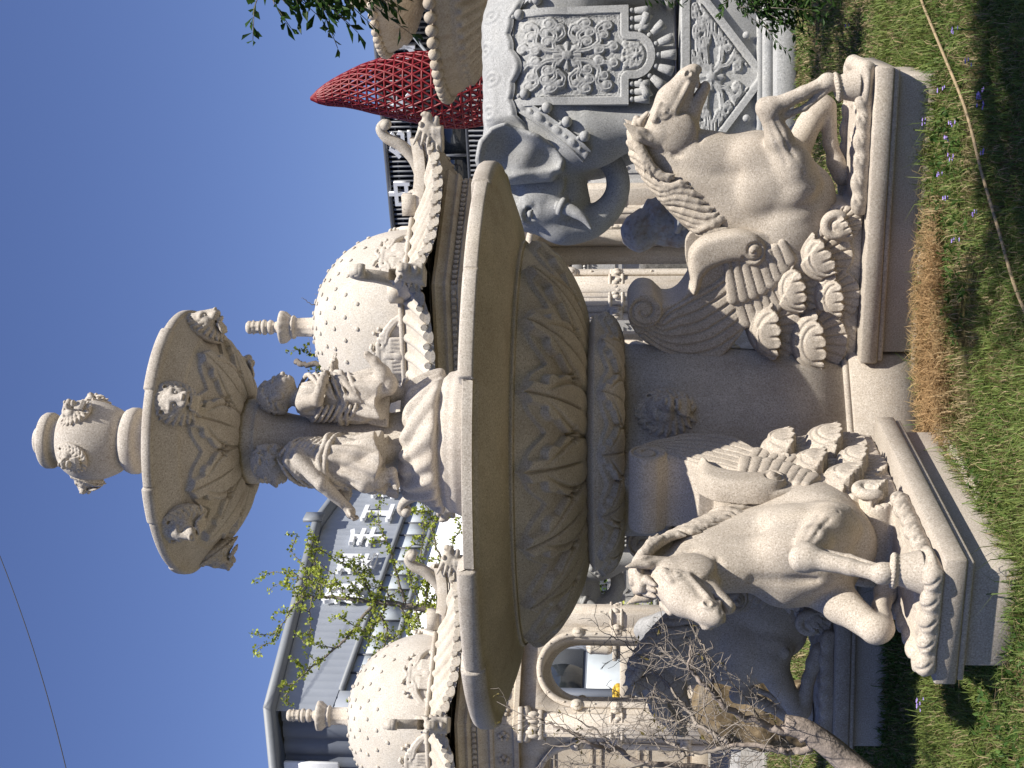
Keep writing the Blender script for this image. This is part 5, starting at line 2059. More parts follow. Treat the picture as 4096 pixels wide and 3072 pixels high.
# grey clad workshop with a shallow gable
def corrugated(L, z0, ztop, step, depth):
    """vertical ribbed sheet along x from 0 to L; ztop is a function of x"""
    xs = []
    n = int(L / step)
    for i in range(n):
        xs += [(i * step, 0), (i * step + step * .62, 0), (i * step + step * .72, -depth), (i * step + step * .90, -depth)]
    xs.append((L, 0))
    xs = np.array(xs)
    G = np.stack([np.stack([xs[:, 0], xs[:, 1], np.full(len(xs), z0)], -1), np.stack([xs[:, 0], xs[:, 1], np.array([ztop(x) for x in xs[:, 0]])], -1)], 1)
    b = MB()
    b.grid(G)
    return b
def grey_workshop():
    t = thing('grey_workshop', 'blue grey clad workshop with a shallow gable, ribbon windows and white lettering', 'building', (-7.3, 30.0, 0))
    t.rotation_euler = (0, 0, math.atan2(.947, .322))
    # local x along the gable wall, local y to the left (away from the viewer's side is +y)
    W, H0, H1, D = 19.4, 9.2, 10.15, 18.0
    top = lambda x: H0 + (H1 - H0) * (1 - abs(x - W / 2) / (W / 2))
    corrugated(W, 7.95, lambda x: top(x), .33, .007).build('gable_wall', M['clad'], t)
    b = MB()
    b.box((W / 2, .06, 5.25), (W, .10, 3.3))
    b.build('lower_wall', M['white'], t)
    b = MB()
    b.box((W / 2, .10, 1.8), (W, .10, 3.6))
    for i in range(9):
        b.box((1.0 + i * 2.1, .03, 1.8), (.25, .12, 3.6))
    b.build('ground_floor', M['clad_dark'], t)
    for i in range(8):
        for q, (z0, z1) in enumerate(((.15, 2.3), (2.4, 3.4))):
            b = MB()
            b.box((1.0 + (i + .5) * 2.1, .035, (z0 + z1) / 2), (1.80, .04, z1 - z0))
            b.build('shop_window', M['pane_dark'] if (i + q) % 3 else M['pane'], t)
    b = MB()
    b.box((.45, .06, 7.42), (.9, .10, 1.06))
    b.build('wall_pier', M['clad'], t)
    # left side wall
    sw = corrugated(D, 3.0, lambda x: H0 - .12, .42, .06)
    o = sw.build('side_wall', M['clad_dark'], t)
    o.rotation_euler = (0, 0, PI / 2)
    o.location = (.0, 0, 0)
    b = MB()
    b.box((.06, D / 2, 1.5), (.1, D, 3.0))
    b.build('side_wall', M['white'], t)
    # roof with fascia
    b = MB()
    V = np.array([(-.35, -.30, H0 - .02), (W / 2, -.30, H1 + .06), (W + .35, -.30, H0 - .02), (-.35, D, H0 - .02), (W / 2, D, H1 + .06), (W + .35, D, H0 - .02)])
    V2 = V + np.array([0, 0, .20])
    b.add(np.concatenate([V, V2]), [np.array([(6, 9, 10, 7), (7, 10, 11, 8), (0, 1, 4, 3), (1, 2, 5, 4), (0, 6, 7, 1), (1, 7, 8, 2), (0, 3, 9, 6), (2, 8, 11, 5), (3, 4, 10, 9), (4, 5, 11, 10)])])
    b.build('roof', M['trim'], t)
    b = MB()
    b.box((W / 2, -.33, H1 + .22), (.5, .1, .55))
    b.build('ridge_cap', M['trim'], t)
    # ribbon window
    b = MB()
    b.box((W / 2 + .45, .02, 7.89), (W - .9, .16, .12))
    b.box((W / 2 + .45, .02, 6.95), (W - .9, .16, .12))
    f = b.build('window', M['trim'], t)
    n = 22
    pw = (W - .9) / n
    for i in range(n + 1):
        b = MB()
        b.box((.9 + i * pw, .05, 7.42), (.05, .06, .82))
        b.build('mullion', M['louvre'], f)
    for i in range(n):
        b = MB()
        b.box((.9 + (i + .5) * pw, .07, 7.42), (pw - .054, .04, .82))
        b.build('pane', M['pane'], f)
    # lettering, one sign of each stroke group per character
    for ch, x in zip('料理手工车', (5.45, 7.15, 8.85, 10.5, 12.2)):
        me = text_mesh(ch, 1.15, .05, bold=.022)
        o = link('lettering', me, M['white'], t)
        o.location = (x, -.12, 8.58)
    # white banner on the side wall
    b = MB()
    b.box((-.16, 4.2, 8.45), (.10, 6.0, 1.25), bev=.02)
    b.build('banner', M['white'], t)
    return t
grey_workshop()

def dark_building():
    e = np.array([.854, -.52]); n = np.array([-.52, -.854])
    t = thing('dark_building', 'charcoal building with vertical louvres, a window band and white letters', 'building', (7.9, 40.0, 0))
    t.rotation_euler = (0, 0, math.atan2(e[1], e[0]))
    b = MB()
    b.box((0, 6.0, 4.2), (26, 11.9, 8.5))
    b.build('wall', M['navy'], t)
    b = MB()
    b.box((0, -.02, 8.50), (26.2, .3, .12))
    b.build('coping', M['louvre_slat'], t)
    for z0, z1 in ((6.98, 8.42), (2.5, 5.98)):
        b = MB()
        for i in range(165):
            b.box((-12.9 + i * .156, -.10, (z0 + z1) / 2), (.05, .10, z1 - z0))
        for q in range(3):
            b.box((0, -.04, z0 + (z1 - z0) * (q + .5) / 3), (26, .03, .05))
        b.build('louvre', M['louvre_slat'], t)
    w = MB()
    w.box((0, -.03, 6.93), (26, .16, .09))
    w.box((0, -.03, 6.03), (26, .16, .09))
    f = w.build('window', M['louvre'], t)
    for i in range(20):
        b = MB()
        b.box((-12.9 + i * 1.3 + .65, .0, 6.48), (1.22, .03, .82))
        b.build('pane', M['pane_dark'], f)
        b = MB()
        b.box((-12.9 + i * 1.3, -.04, 6.48), (.07, .14, .82))
        b.build('mullion', M['louvre_slat'], f)
    for ch, P, s, sx in (('U', (868, 108), 1.25, .55), ('H', (868, 84), 1.25, .55), ('华', (880, 306), .95, .95), ('木', (875, 222), .95, .95), ('中', (880, 412), .95, .95)):
        d = at(P[0], P[1], 40) - np.array([0, 0, EYE])
        # intersect the sight line with the facade plane
        o0 = np.array([7.9, 40.0])
        k = (n @ o0) / (n @ d[:2])
        q = d * k
        x = (q[:2] - o0) @ e
        o = link('lettering', text_mesh(ch, s, .06, bold=.02, sx=sx), M['white'], t)
        o.location = (x, -.22, EYE + q[2])
    return t
dark_building()

# red lattice sculpture
def red_lattice():
    Y = 32.0
    prof = [(672, 213, .02), (700, 206, .22), (750, 194, .40), (800, 189, .58), (870, 188, .76), (940, 193, .86), (1000, 198, .84), (1060, 205, .66), (1130, 212, .50), (1230, 214, .42), (1333, 214, .42), (1460, 214, .46)]
    P = np.array([np.r_[at(V, y, Y)[[0, 2]], r] for V, y, r in prof])
    P = resample(catmull(P, 6), 40)
    n = 22
    t = thing('red_lattice_sculpture', 'tall red pointed lattice sculpture of triangulated steel tubes before the dark building', 'sculpture', (P[-1, 0], Y, 0))
    base = np.array([P[-1, 0], Y, 0])
    R = [[np.array([p[0] + p[2] * math.cos(2 * PI * (i + .5 * (k % 2)) / n), Y + p[2] * 1.1 * math.sin(2 * PI * (i + .5 * (k % 2)) / n), p[1]]) - base for i in range(n)] for k, p in enumerate(P)]
    b = MB()
    for k in range(len(P)):
        for i in range(n):
            if P[k, 2] > .05:
                b.tube([R[k][i], R[k][(i + 1) % n]], .026, 5, cap=False)
            if k + 1 < len(P):
                j = i if k % 2 == 0 else (i + 1) % n
                b.tube([R[k][i], R[k + 1][j]], .026, 5, cap=False)
                b.tube([R[k][i], R[k + 1][(j - 1) % n]], .026, 5, cap=False)
    b.build('lattice', M['red'], t, smooth=True)
    b = MB()
    b.lathe([(.7, 0), (.7, .25), (.55, .27), (.01, .27)], 32)
    b.build('foot', M['steel'], t)
    b = MB()
    p0 = at(925, 118, Y) - base
    p1 = at(868, 48, 36.0) - base
    b.tube([p0, p1], .04, 8)
    b.build('strut', M['trim'], t)
red_lattice()

# second tiered fountain at the edge of the view
def gadroon(prof, n, k, sel, amp, beads, name):
    P = np.asarray(prof, dtype=float)
    th = np.linspace(0, 2 * PI, n, endpoint=False)
    R = np.repeat(P[None, :, 0], n, 0)
    R[:, sel] *= (1 + amp * np.abs(np.cos(th * k / 2)) - amp * .5)[:, None]
    G = np.stack([R * np.cos(th)[:, None], R * np.sin(th)[:, None], np.broadcast_to(P[None, :, 1], R.shape)], -1)
    b = MB()
    b.grid(G, closed_u=True)
    for (r, z, m, s) in beads:
        for i in range(m):
            a = i / m * 2 * PI
            b.sphere((r * math.cos(a), r * math.sin(a), z), (s, s, s), 10, 7)
    return b.mesh(name, True)
def tier_fountain():
    t = thing('tiered_fountain', 'two tiered fountain with beaded rims and fluted bowls, cut by the frame above the elephant', 'fountain', (5.25, 17.0, 0))
    P1 = fine([(.45, 2.95), (.75, 3.02), (1.15, 3.20), (1.42, 3.42), (1.50, 3.50)], .05)
    P1 = np.concatenate([P1, [(1.50, 3.53), (1.54, 3.56), (1.60, 3.68), (1.62, 3.74), (1.55, 3.76), (1.2, 3.65), (.3, 3.6)]])
    sel = np.arange(len(P1)) < len(P1) - 9
    link('lower_bowl', gadroon(P1, 480, 56, sel, .085, [(1.64, 3.76, 62, .075)], 'lower_bowl'), M['buff'], t)
    P2 = fine([(.34, 4.02), (.55, 4.06), (.82, 4.18), (.96, 4.30)], .04)
    P2 = np.concatenate([P2, [(.97, 4.33), (1.0, 4.36), (1.05, 4.46), (1.06, 4.52), (1.0, 4.54), (.8, 4.46), (.2, 4.44)]])
    sel = np.arange(len(P2)) < len(P2) - 8
    link('upper_bowl', gadroon(P2, 360, 44, sel, .085, [(1.08, 4.54, 52, .058)], 'upper_bowl'), M['buff'], t)
    P3 = fine([(.42, 3.55), (.60, 3.62), (.62, 3.70), (.56, 3.76), (.60, 3.86), (.58, 3.94), (.46, 3.99), (.34, 4.03)], .03)
    link('stem', gadroon(P3, 240, 30, slice(6, 16), .05, [(.60, 3.82, 40, .03)], 'stem'), M['buff'], t)
    P4 = fine([(.22, 4.42), (.20, 4.6), (.30, 4.66), (.46, 4.74), (.52, 4.84), (.44, 4.95), (.25, 5.05), (.01, 5.1)], .03)
    link('finial', gadroon(P4, 240, 22, slice(10, 30), .10, [], 'finial'), M['buff'], t)
    P5 = [(.9, 0), (.9, .2), (.7, .25), (.5, .4), (.38, 1.2), (.36, 2.4), (.5, 2.8), (.46, 2.97)]
    link('pedestal', gadroon(P5, 64, 8, slice(0, 1), 0, [], 'pedestal'), M['buff'], t)
tier_fountain()

elephant((-2.16, 22.3, 1.04), PI, 'second grey elephant statue glimpsed below the fountain basin behind the bowed horse', 'grey pedestal far behind the bowed horse')

# carved grey stone screens in the yard
def screen(x, Y, w, h, lab, kind, mat='greystone', rz=0.0):
    t = thing('stone_screen', lab, 'screen', (x, Y, 0), rz, 'carved stone screens in the yard')
    b = MB()
    for s in (-1, 1):
        b.box((s * (w / 2 - .09), 0, h / 2), (.18, .20, h), bev=.01)
        b.box((s * (w / 2 - .09), -.105, h / 2), (.10, .02, h - .3), bev=.005)
    b.box((0, 0, h - .09), (w - .364, .20, .18), bev=.01)
    b.box((0, 0, .14), (w - .364, .20, .28), bev=.01)
    b.build('frame', M[mat], t)
    b = MB()
    b.box((0, .02, h / 2 + .05), (w - .368, .08, h - .464))
    n = 3
    ih = (h - .5) / n
    for i in range(n):
        z = .31 + ih * (i + .5)
        ww, hh = w - .62, ih - .16
        for s in (-1, 1):
            b.box((s * ww / 2, -.03, z), (.04, .04, hh - .1))
            b.box((0, -.03, z + s * hh / 2), (ww - .16, .04, .04))
            for q in (-1, 1):
                b.box((s * (ww / 2 - .06), -.03, z + q * (hh / 2 - .06)), (.04, .038, .12), R=YR(s * q * PI / 4))
        if kind == 1:
            for q in range(9):
                b.sphere((-.3 + .075 * q, -.02, z + .07 * math.sin(q * 1.9 + i)), (.055, .04, .055), 8, 6)
    b.build('panel', M[mat], t, autosmooth=35)
    if kind == 2:
        b = MB()
        for q in range(int((w - .4) / .055)):
            b.sphere((-(w - .4) / 2 + q * .055, -.11, h - .22), (.024, .024, .024), 8, 6)
        b.build('bead_moulding', M['whitestone'], t, smooth=True)
    return t
screen(4.25, 24.0, 1.7, 2.45, 'carved grey stone screen framed by the curl of the elephant trunk', 1)
screen(2.35, 24.4, 1.8, 2.40, 'grey stone screen seen between the pavilion pillars beside the rough blocks', 2)
screen(.75, 24.2, 1.3, 2.42, 'grey stone screen showing just under the fountain basin', 2)
screen(-3.55, 25.5, 1.35, 1.78, 'low grey stone screen with stepped panels between second elephant and arched pavilion', 0)
screen(-5.30, 24.6, 1.05, 1.55, 'low cream stone screen with carved relief, seen through the pavilion arch', 1, 'cream')
screen(-7.15, 24.3, 2.3, 3.0, 'tall cream stone screen at the edge of the frame behind the bare shrub', 1, 'buff')
b = MB()
b.tube([(1.0, 23.9, 2.50), (4.9, 23.7, 2.46)], .055, 10)
tag(b.build('bamboo_pole', M['tan'], None, smooth=True), 'tan bamboo pole lying along the tops of the grey screens', 'pole')

def rough_block(seed, sx, sy, sz, amp=.04, h=None):
    h = h or max(sx, sy, sz) / 26
    f = Field((-sx * .62, -sy * .62, -.02), (sx * .62, sy * .62, sz * 1.12), h)
    f.box((0, 0, sz / 2), (sx / 2, sy / 2, sz / 2), .01, min(sx, sy, sz) * .08)
    f.noise(amp, 9 / max(sx, sz), seed, 4)
    return f.mesh('block')
M['darkrock'] = stone('dark rough stone', (.13, .125, .115), (.07, .068, .062), (.20, .19, .18), 20, 2.0, (.06, .06, .055), .6, bump=.8, bscale=14)
M['goldrock'] = stone('brown rough stone', (.17, .125, .07), (.08, .06, .035), (.29, .225, .14), 14, 3.0, (.17, .16, .14), .6, bump=.8, bscale=16)
M['palerock'] = stone('pale rough stone', (.40, .38, .35), (.30, .28, .25), (.48, .46, .43), 20, 3.0, (.30, .20, .12), 1.0, bump=.6, bscale=14)
blk_lab = ['rough dark stone block, topmost of the small pile between the pavilion pillars', 'rough dark stone block low in the pile, below the topmost one', 'rough dark stone block standing apart, by the bent steel handrail']
for i, (x, y, z, s) in enumerate(((2.75, 21.8, .62, (.75, .5, .62)), (2.80, 21.8, 0, (.95, .6, .63)), (1.95, 21.6, 0, (.80, .6, 1.22)))):
    o = link('stone_block', rough_block(40 + i, *s), M['darkrock'], None, (x, y, z), .1 * i)
    tag(o, blk_lab[i], 'stone block', 'rough dark stone blocks')
f = Field((-.36, -.32, -.02), (.36, .32, 1.62), .014)
f.ell((0, 0, .45), (.30, .26, .55), .05).ell((.03, 0, 1.0), (.27, .22, .42), .06).ell((-.06, 0, 1.36), (.22, .18, .20), .06)
f.flat_bottom(0).noise(.08, 7, 8, 3).noise(.018, 30, 9, 2)
tag(f.build('boulder', M['palerock']), 'tall pale boulder with brown stains beside the mane of the profile horse', 'boulder').location = (1.72, 14.6, 0)
f = Field((-.40, -.35, -.02), (.40, .35, 1.25), .017)
f.ell((0, 0, .4), (.26, .24, .5), .05).ell((-.04, 0, .84), (.25, .20, .24), .04)
f.flat_bottom(0).noise(.07, 9, 18, 4)
tag(f.build('boulder', M['goldrock']), 'brown and gold boulder behind the shaded winged horse', 'boulder').location = (-2.46, 10.4, 0)
f = Field((-.45, -.35, -.02), (.45, .35, 1.9), .028)
f.ell((0, 0, .6), (.28, .24, .7), .05).ell((.06, 0, 1.15), (.22, .20, .34), .06)
f.flat_bottom(0).noise(.08, 7, 28, 4)
tag(f.build('boulder', M['greystone']), 'pale grey boulder behind the lowered head of the sunlit horse', 'boulder').location = (-2.42, 13.2, 0)

b = MB()
q = [(2.02, 16.9, .02), (2.02, 16.9, .86), (1.97, 16.9, .95), (1.78, 16.9, .97), (1.72, 16.9, .90), (1.72, 16.9, .02)]
b.tube(catmull([(2.02, 15.0, .0), (2.02, 15.0, .55), (2.0, 15.0, .92), (1.9, 15.0, 1.0), (1.62, 15.0, 1.02), (1.52, 15.0, .94), (1.50, 15.0, .5), (1.50, 15.0, 0)], 6), .016, 8)
tag(b.build('handrail', M['steel'], None, smooth=True), 'bent grey steel handrail loop standing between pavilion and horse wing', 'handrail')

# cut stone seen through the left arch
sb = [('grey stone block with dappled light, largest seen through the pavilion arch', (-5.98, 25.9, 0), (.55, .5, 1.42)), ('grey stone block in the middle of the row through the pavilion arch', (-5.0, 26.6, 0), (.42, .5, 1.55)), ('grey stone block nearest the screen edge through the pavilion arch', (-5.15, 25.9, 0), (.32, .4, 1.30))]
for lab, p, s in sb:
    b = MB()
    b.box((0, 0, s[2] / 2), s, bev=.02)
    o = b.build('stone_block', M['greystone'])
    o.location = p
    tag(o, lab, 'stone block', 'cut stone blocks beyond the arch')
for k, (x, Y, h, w) in enumerate(((-4.55, 23.6, 2.15, .32),)):
    t = thing('stone_pillar', 'short carved cream pillar with a turned top, seen through the pavilion arch', 'pillar', (x, Y, 0))
    b = MB()
    b.box((0, 0, .8), (w, w, 1.6), bev=.01)
    b.box((0, 0, 1.64), (w * 1.2, w * 1.2, .08), bev=.01)
    b.build('shaft', M['cream'], t)
    b = MB()
    P = fine([(.05, 1.68), (.10, 1.70), (.12, 1.76), (.11, 2.0), (.12, 2.06), (.08, 2.10), (.001, 2.14)], .02)
    b.lathe(P, 20)
    b.build('turned_top', M['cream'], t, smooth=True)
f = Field((-.34, -.3, -.02), (.34, .3, .36), .015)
f.box((0, 0, .10), (.25, .20, .11), .05, .05).cap((-.14, -.1, .14), (.14, .1, .20), .10, .07, .08).flat_bottom(0).noise(.015, 16, 3, 3)
tag(f.build('yellow_tarpaulin', M['yellow']), 'crumpled yellow tarpaulin on a grey block inside the pavilion arch', 'tarpaulin').location = (-5.95, 25.9, 1.42)

def car():
    t = thing('parked_car', 'silver blue car parked beyond the bare shrub, roof and side windows showing', 'car', (-6.55, 27.5, 0), math.radians(165))
    f = Field((-2.3, -.95, .18), (2.3, .95, 1.62), .03)
    f.box((0, 0, .62), (2.12, .84, .30), .1, .2)
    f.box((-.15, 0, .70), (1.8, .80, .24), .1, .15)
    f.ell((-.15, 0, .98), (1.45, .74, .50), .10)
    f.box((-.25, 0, 1.30), (.85, .62, .10), .12, .08)
    for x in (-1.30, 1.32):
        f.fun((x - .36, -.95, .18), (x + .36, .95, .72), lambda X, Y, Z, x=x: np.sqrt((X - F32(x)) ** 2 + (Z - F32(.32)) ** 2) - F32(.35) + 0 * Y, .02, 'sub')
    f.build('body', M['carpaint'], t)
    b = MB()
    for s in (-1, 1):
        b.box((-.75, s * .70, 1.16), (.72, .03, .32), R=XR(s * .35))
        b.box((.12, s * .70, 1.16), (.86, .03, .32), R=XR(s * .35))
    b.box((1.0, 0, 1.12), (.05, 1.1, .52), R=YR(-.95))
    b.box((-1.38, 0, 1.12), (.05, 1.0, .46), R=YR(.95))
    b.build('window', M['pane_dark'], t)
    for x in (-1.30, 1.32):
        for s in (-1, 1):
            b = MB()
            b.tube([(x, s * .66, .32), (x, s * .86, .32)], [.32, .32], 24)
            w = b.build('wheel', M['black'], t)
            b = MB()
            b.tube([(x, s * .86, .32), (x, s * .875, .32)], [.20, .19], 18)
            b.build('rim', M['steel'], w)
car()

# timber boards leaning in the corner of the yard
b = MB()
for i in range(3):
    b.box((-3.30 - i * .17, 11.5, .50), (.15, .05, 1.0), R=XR(-.1))
tag(b.build('timber_boards', M['whitestone']), 'pale timber boards standing behind the bare trunk', 'boards')

# overhead cable
b = MB()
p0, p1 = at(-60, 1055, 30), at(190, 1870, 24)
n = 24
pts = [p0 + (p1 - p0) * t - np.array([0, 0, .25 * math.sin(PI * t)]) for t in np.linspace(0, 1, n)]
b.tube(pts, .010, 6)
tag(b.build('overhead_cable', M['black'], None, smooth=True), 'thin black overhead cable crossing a corner of the sky', 'cable')
# ---------------------------------------------------------------- vegetation and ground
def attr_mat(name, rough=.7, trans=.25, spec=.25, noise=0.0):
    m, nt, b = nmat(name, rough, spec)
    a = node(nt, 'ShaderNodeAttribute')
    a.attribute_name = 'Col'
    nt.links.new(a.outputs['Color'], b.inputs['Base Color'])
    if trans:
        t = node(nt, 'ShaderNodeBsdfTranslucent')
        nt.links.new(a.outputs['Color'], t.inputs['Color'])
        mx = node(nt, 'ShaderNodeMixShader')
        mx.inputs[0].default_value = trans
        nt.links.new(b.outputs[0], mx.inputs[1])
        nt.links.new(t.outputs[0], mx.inputs[2])
        nt.links.new(mx.outputs[0], nt.nodes['Material Output'].inputs['Surface'])
    return m

def set_col(me, C):
    a = me.color_attributes.new('Col', 'FLOAT_COLOR', 'POINT')
    C4 = np.ones((len(C), 4), dtype=F32)
    C4[:, :3] = C
    a.data.foreach_set('color', C4.ravel())

M['leaf'] = attr_mat('leaf', .55, .35)
M['blade'] = attr_mat('grass blade', .6, .30)
M['bark'] = plain('grey bark', (.17, .145, .12), .9, .35, 25, bump=.6, bscale=40)
M['bark_pink'] = plain('pinkish brown bark', (.29, .24, .20), .85, .35, 30, bump=.6, bscale=60)
M['twig'] = plain('brown twig', (.26, .225, .19), .85, .3, 40)

def leaf_quads(P, D, size, col, r, droop=.2, aspect=.9, fold=.25):
    """P centres, D outward direction; makes fan leaves (4 verts, folded) with random facing"""
    n = len(P)
    D = D + r.normal(size=(n, 3)) * .7
    D[:, 2] -= droop
    D /= np.linalg.norm(D, axis=1)[:, None]
    U = r.normal(size=(n, 3))
    S = np.cross(D, U)
    S /= np.linalg.norm(S, axis=1)[:, None]
    N = np.cross(D, S)
    s = size * r.uniform(.6, 1.25, n)[:, None]
    w = s * aspect * .5
    A = P
    B = P + D * s * .60 + S * w + N * s * fold * .5
    C = P + D * s
    E = P + D * s * .60 - S * w + N * s * fold * .5
    V = np.stack([A, B, C, E], 1).reshape(-1, 3)
    i = np.arange(n)[:, None] * 4
    F = np.concatenate([i + np.array([[0, 1, 2]]), i + np.array([[0, 2, 3]])])
    c = col[0] + (col[1] - col[0]) * r.uniform(0, 1, (n, 1)) ** 1.2
    c = c * r.uniform(.75, 1.2, (n, 1))
    return V, F, np.repeat(c, 4, 0)

def leaves_mesh(name, parts):
    V, F, C, n = [], [], [], 0
    for v, f, c in parts:
        V.append(v); F.append(f + n); C.append(c)
        n += len(v)
    me = mesh_from(name, np.concatenate(V), np.concatenate(F), False)
    set_col(me, np.concatenate(C))
    return me

def twigs_from(line, r, every, L, spread, up=.25):
    """secondary shoots along a limb polyline"""
    out = []
    P = resample(line, max(4, int(np.linalg.norm(np.diff(line, axis=0), axis=1).sum() / every)))
    T = np.gradient(P, axis=0)
    T /= np.linalg.norm(T, axis=1)[:, None] + 1e-9
    for i in range(1, len(P)):
        d = T[i] * .6 + r.normal(size=3) * spread + np.array([0, 0, up])
        d /= np.linalg.norm(d)
        l = L * r.uniform(.4, 1.1)
        m = P[i] + d * l * .5 + r.normal(size=3) * l * .08
        e = P[i] + d * l + r.normal(size=3) * l * .12 + np.array([0, 0, .05 * l])
        out.append(catmull([P[i], m, e], 4))
    return out

# --- young leafy tree behind the arched pavilion
def spring_tree(base_xy, limbs, lab, Y, seed, leafsize, nleaf, cols, tr=.10, shoots=.28, dens=1.0, radii=None):
    r = np.random.default_rng(seed)
    t = thing('spring_tree', lab, 'tree', (base_xy[0], base_xy[1], 0))
    o = np.array([base_xy[0], base_xy[1], 0])
    wood = MB()
    parts = []
    for k, (pts, r0, r1, bare) in enumerate(limbs):
        dz = 0 if k == 0 else r.uniform(-.6, .6)
        P = np.array([at(p[0], p[1], Y + dz * (i / max(1, len(pts) - 1))) if len(p) == 2 else np.array(p) for i, p in enumerate(pts)]) - o
        P = catmull(P, 6)
        P += r.normal(size=P.shape) * .012
        wood.tube(P, np.linspace(r0, r1, len(P)), 7)
        if bare:
            continue
        tw = twigs_from(P, r, shoots, .42, .75)
        allp = [P] + tw
        for w in tw:
            wood.tube(w, np.linspace(.012, .004, len(w)), 4)
            t2 = twigs_from(w, r, .16, .16, .8)
            allp += t2
            for q in t2:
                wood.tube(q, np.linspace(.006, .003, len(q)), 3)
        for q in allp:
            L = np.linalg.norm(np.diff(q, axis=0), axis=1).sum()
            nc = max(1, int(L / .085 * dens))
            C = resample(q, nc + 1)[1:] if nc > 0 else q[-1:]
            for c in C:
                n = int(r.integers(2, nleaf))
                Pn = np.repeat(c[None], n, 0) + r.normal(size=(n, 3)) * .022
                parts.append(leaf_quads(Pn, r.normal(size=(n, 3)) * .5 + np.array([0, 0, .3]), leafsize, cols, r))
    wood.build('trunk', M['bark'], t, smooth=True)
    link('crown', leaves_mesh('crown', parts), M['leaf'], t)
    return t

GK = (np.array([.22, .29, .03]), np.array([.50, .54, .10]))
Yg = 24.6
def c4(cx, cy):
    return (540 + .3815 * cx, 1026 + .3815 * cy)
b0 = at(1000, 1312, Yg)
spring_tree((b0[0], b0[1]), [
    ([(b0[0], b0[1], 0), (b0[0] - .02, b0[1], 2.5), c4(1030, 750), c4(900, 740), c4(780, 725), c4(640, 710), c4(480, 695), c4(330, 690), c4(255, 685)], 0.0850, 0.0144, False),
    ([c4(690, 735), c4(600, 860), c4(500, 970), c4(400, 1050), c4(300, 1130), c4(195, 1245)], 0.0341, 0.0080, False),
    ([c4(700, 715), c4(640, 580), c4(560, 520), c4(440, 455)], 0.0248, 0.0064, False),
    ([c4(880, 735), c4(830, 560), c4(800, 430), c4(740, 300), c4(720, 190)], 0.0279, 0.0064, False),
    ([c4(410, 690), c4(375, 640), c4(320, 550), c4(230, 430)], 0.0186, 0.0056, False),
    ([c4(400, 680), c4(385, 560), c4(350, 450), c4(325, 365)], 0.0186, 0.0056, False),
    ([c4(375, 650), c4(300, 590), c4(220, 550), c4(140, 545)], 0.0155, 0.0048, False),
    ([c4(300, 690), c4(230, 760), c4(180, 860), c4(125, 960)], 0.0186, 0.0056, False),
    ([c4(350, 690), c4(340, 780), c4(345, 870), c4(330, 965)], 0.0155, 0.0048, False),
    ([c4(1130, 560), c4(1060, 420), c4(1030, 260), c4(985, 150), c4(930, 80)], 0.0248, 0.0064, False),
    ([c4(980, 760), c4(1010, 620), c4(960, 500), c4(980, 330), c4(985, 210)], 0.0217, 0.0064, False),
    ([c4(700, 735), c4(780, 880), c4(740, 1010), c4(680, 1080), c4(640, 1190)], 0.0248, 0.0064, False),
    ([c4(850, 745), c4(900, 860), c4(880, 960), c4(790, 1050)], 0.0217, 0.0064, False),
    ([c4(780, 725), c4(720, 820), c4(640, 880), c4(580, 850)], 0.0186, 0.0056, False),
    ([c4(1000, 750), c4(1000, 640), c4(1060, 560), c4(1130, 430), c4(1150, 350)], 0.0186, 0.0056, False),
    ([c4(930, 745), c4(960, 830), c4(990, 930)], 0.0186, 0.0056, False),
    ([c4(960, 750), c4(930, 640), c4(900, 560), c4(900, 480)], 0.0186, 0.0056, False),
    ([c4(1010, 755), c4(900, 830), c4(820, 930), c4(800, 980)], 0.0186, 0.0056, False),
    ([c4(820, 730), c4(760, 640), c4(680, 560), c4(640, 470)], 0.0186, 0.0056, False),
    ([c4(560, 705), c4(500, 620), c4(480, 560)], 0.0124, 0.0048, False),
    ([c4(1000, 752), c4(1060, 660), c4(1090, 600), c4(1120, 480)], 0.0186, 0.0056, False),
], 'slender tree in pale spring leaf before the blue grey workshop', Yg, 3, .058, 12, GK, shoots=.25)

def c5(cx, cy):
    return (513 + .358 * cx, 243 + .358 * cy)
b1 = at(1000, 790, 26.0)
spring_tree((b1[0], b1[1]), [
    ([(b1[0], b1[1], 0), (b1[0], b1[1], 3), c5(640, 1530), c5(560, 1522), c5(470, 1520), c5(370, 1520)], .09, .05, True),
    ([c5(380, 1522), c5(360, 1505), c5(352, 1500)], .05, .045, True),
    ([c5(600, 1560), c5(520, 1580), c5(430, 1592)], .045, .03, True),
    ([c5(640, 1640), c5(540, 1630), c5(410, 1638)], .04, .02, True),
    ([c5(600, 1530), c5(560, 1490), c5(500, 1470), c5(450, 1455)], .02, .006, False),
    ([c5(640, 1600), c5(580, 1590), c5(530, 1600)], .02, .006, False),
    ([c5(640, 1560), c5(590, 1560), c5(520, 1540), c5(470, 1560)], .02, .006, False),
    ([c5(640, 1650), c5(590, 1650), c5(540, 1670)], .02, .006, False),
    ([c5(560, 1200), c5(500, 1170), c5(440, 1150), c5(385, 1120)], .016, .004, True),
    ([c5(560, 1110), c5(530, 1095), c5(465, 1095)], .012, .003, True),
    ([c5(470, 1480), c5(440, 1440), c5(430, 1370)], .010, .003, True),
], 'lopped tree with fresh shoots showing beside the pavilion dome', 26.0, 13, .075, 8, (np.array([.10, .15, .01]), np.array([.24, .27, .03])), shoots=.22)

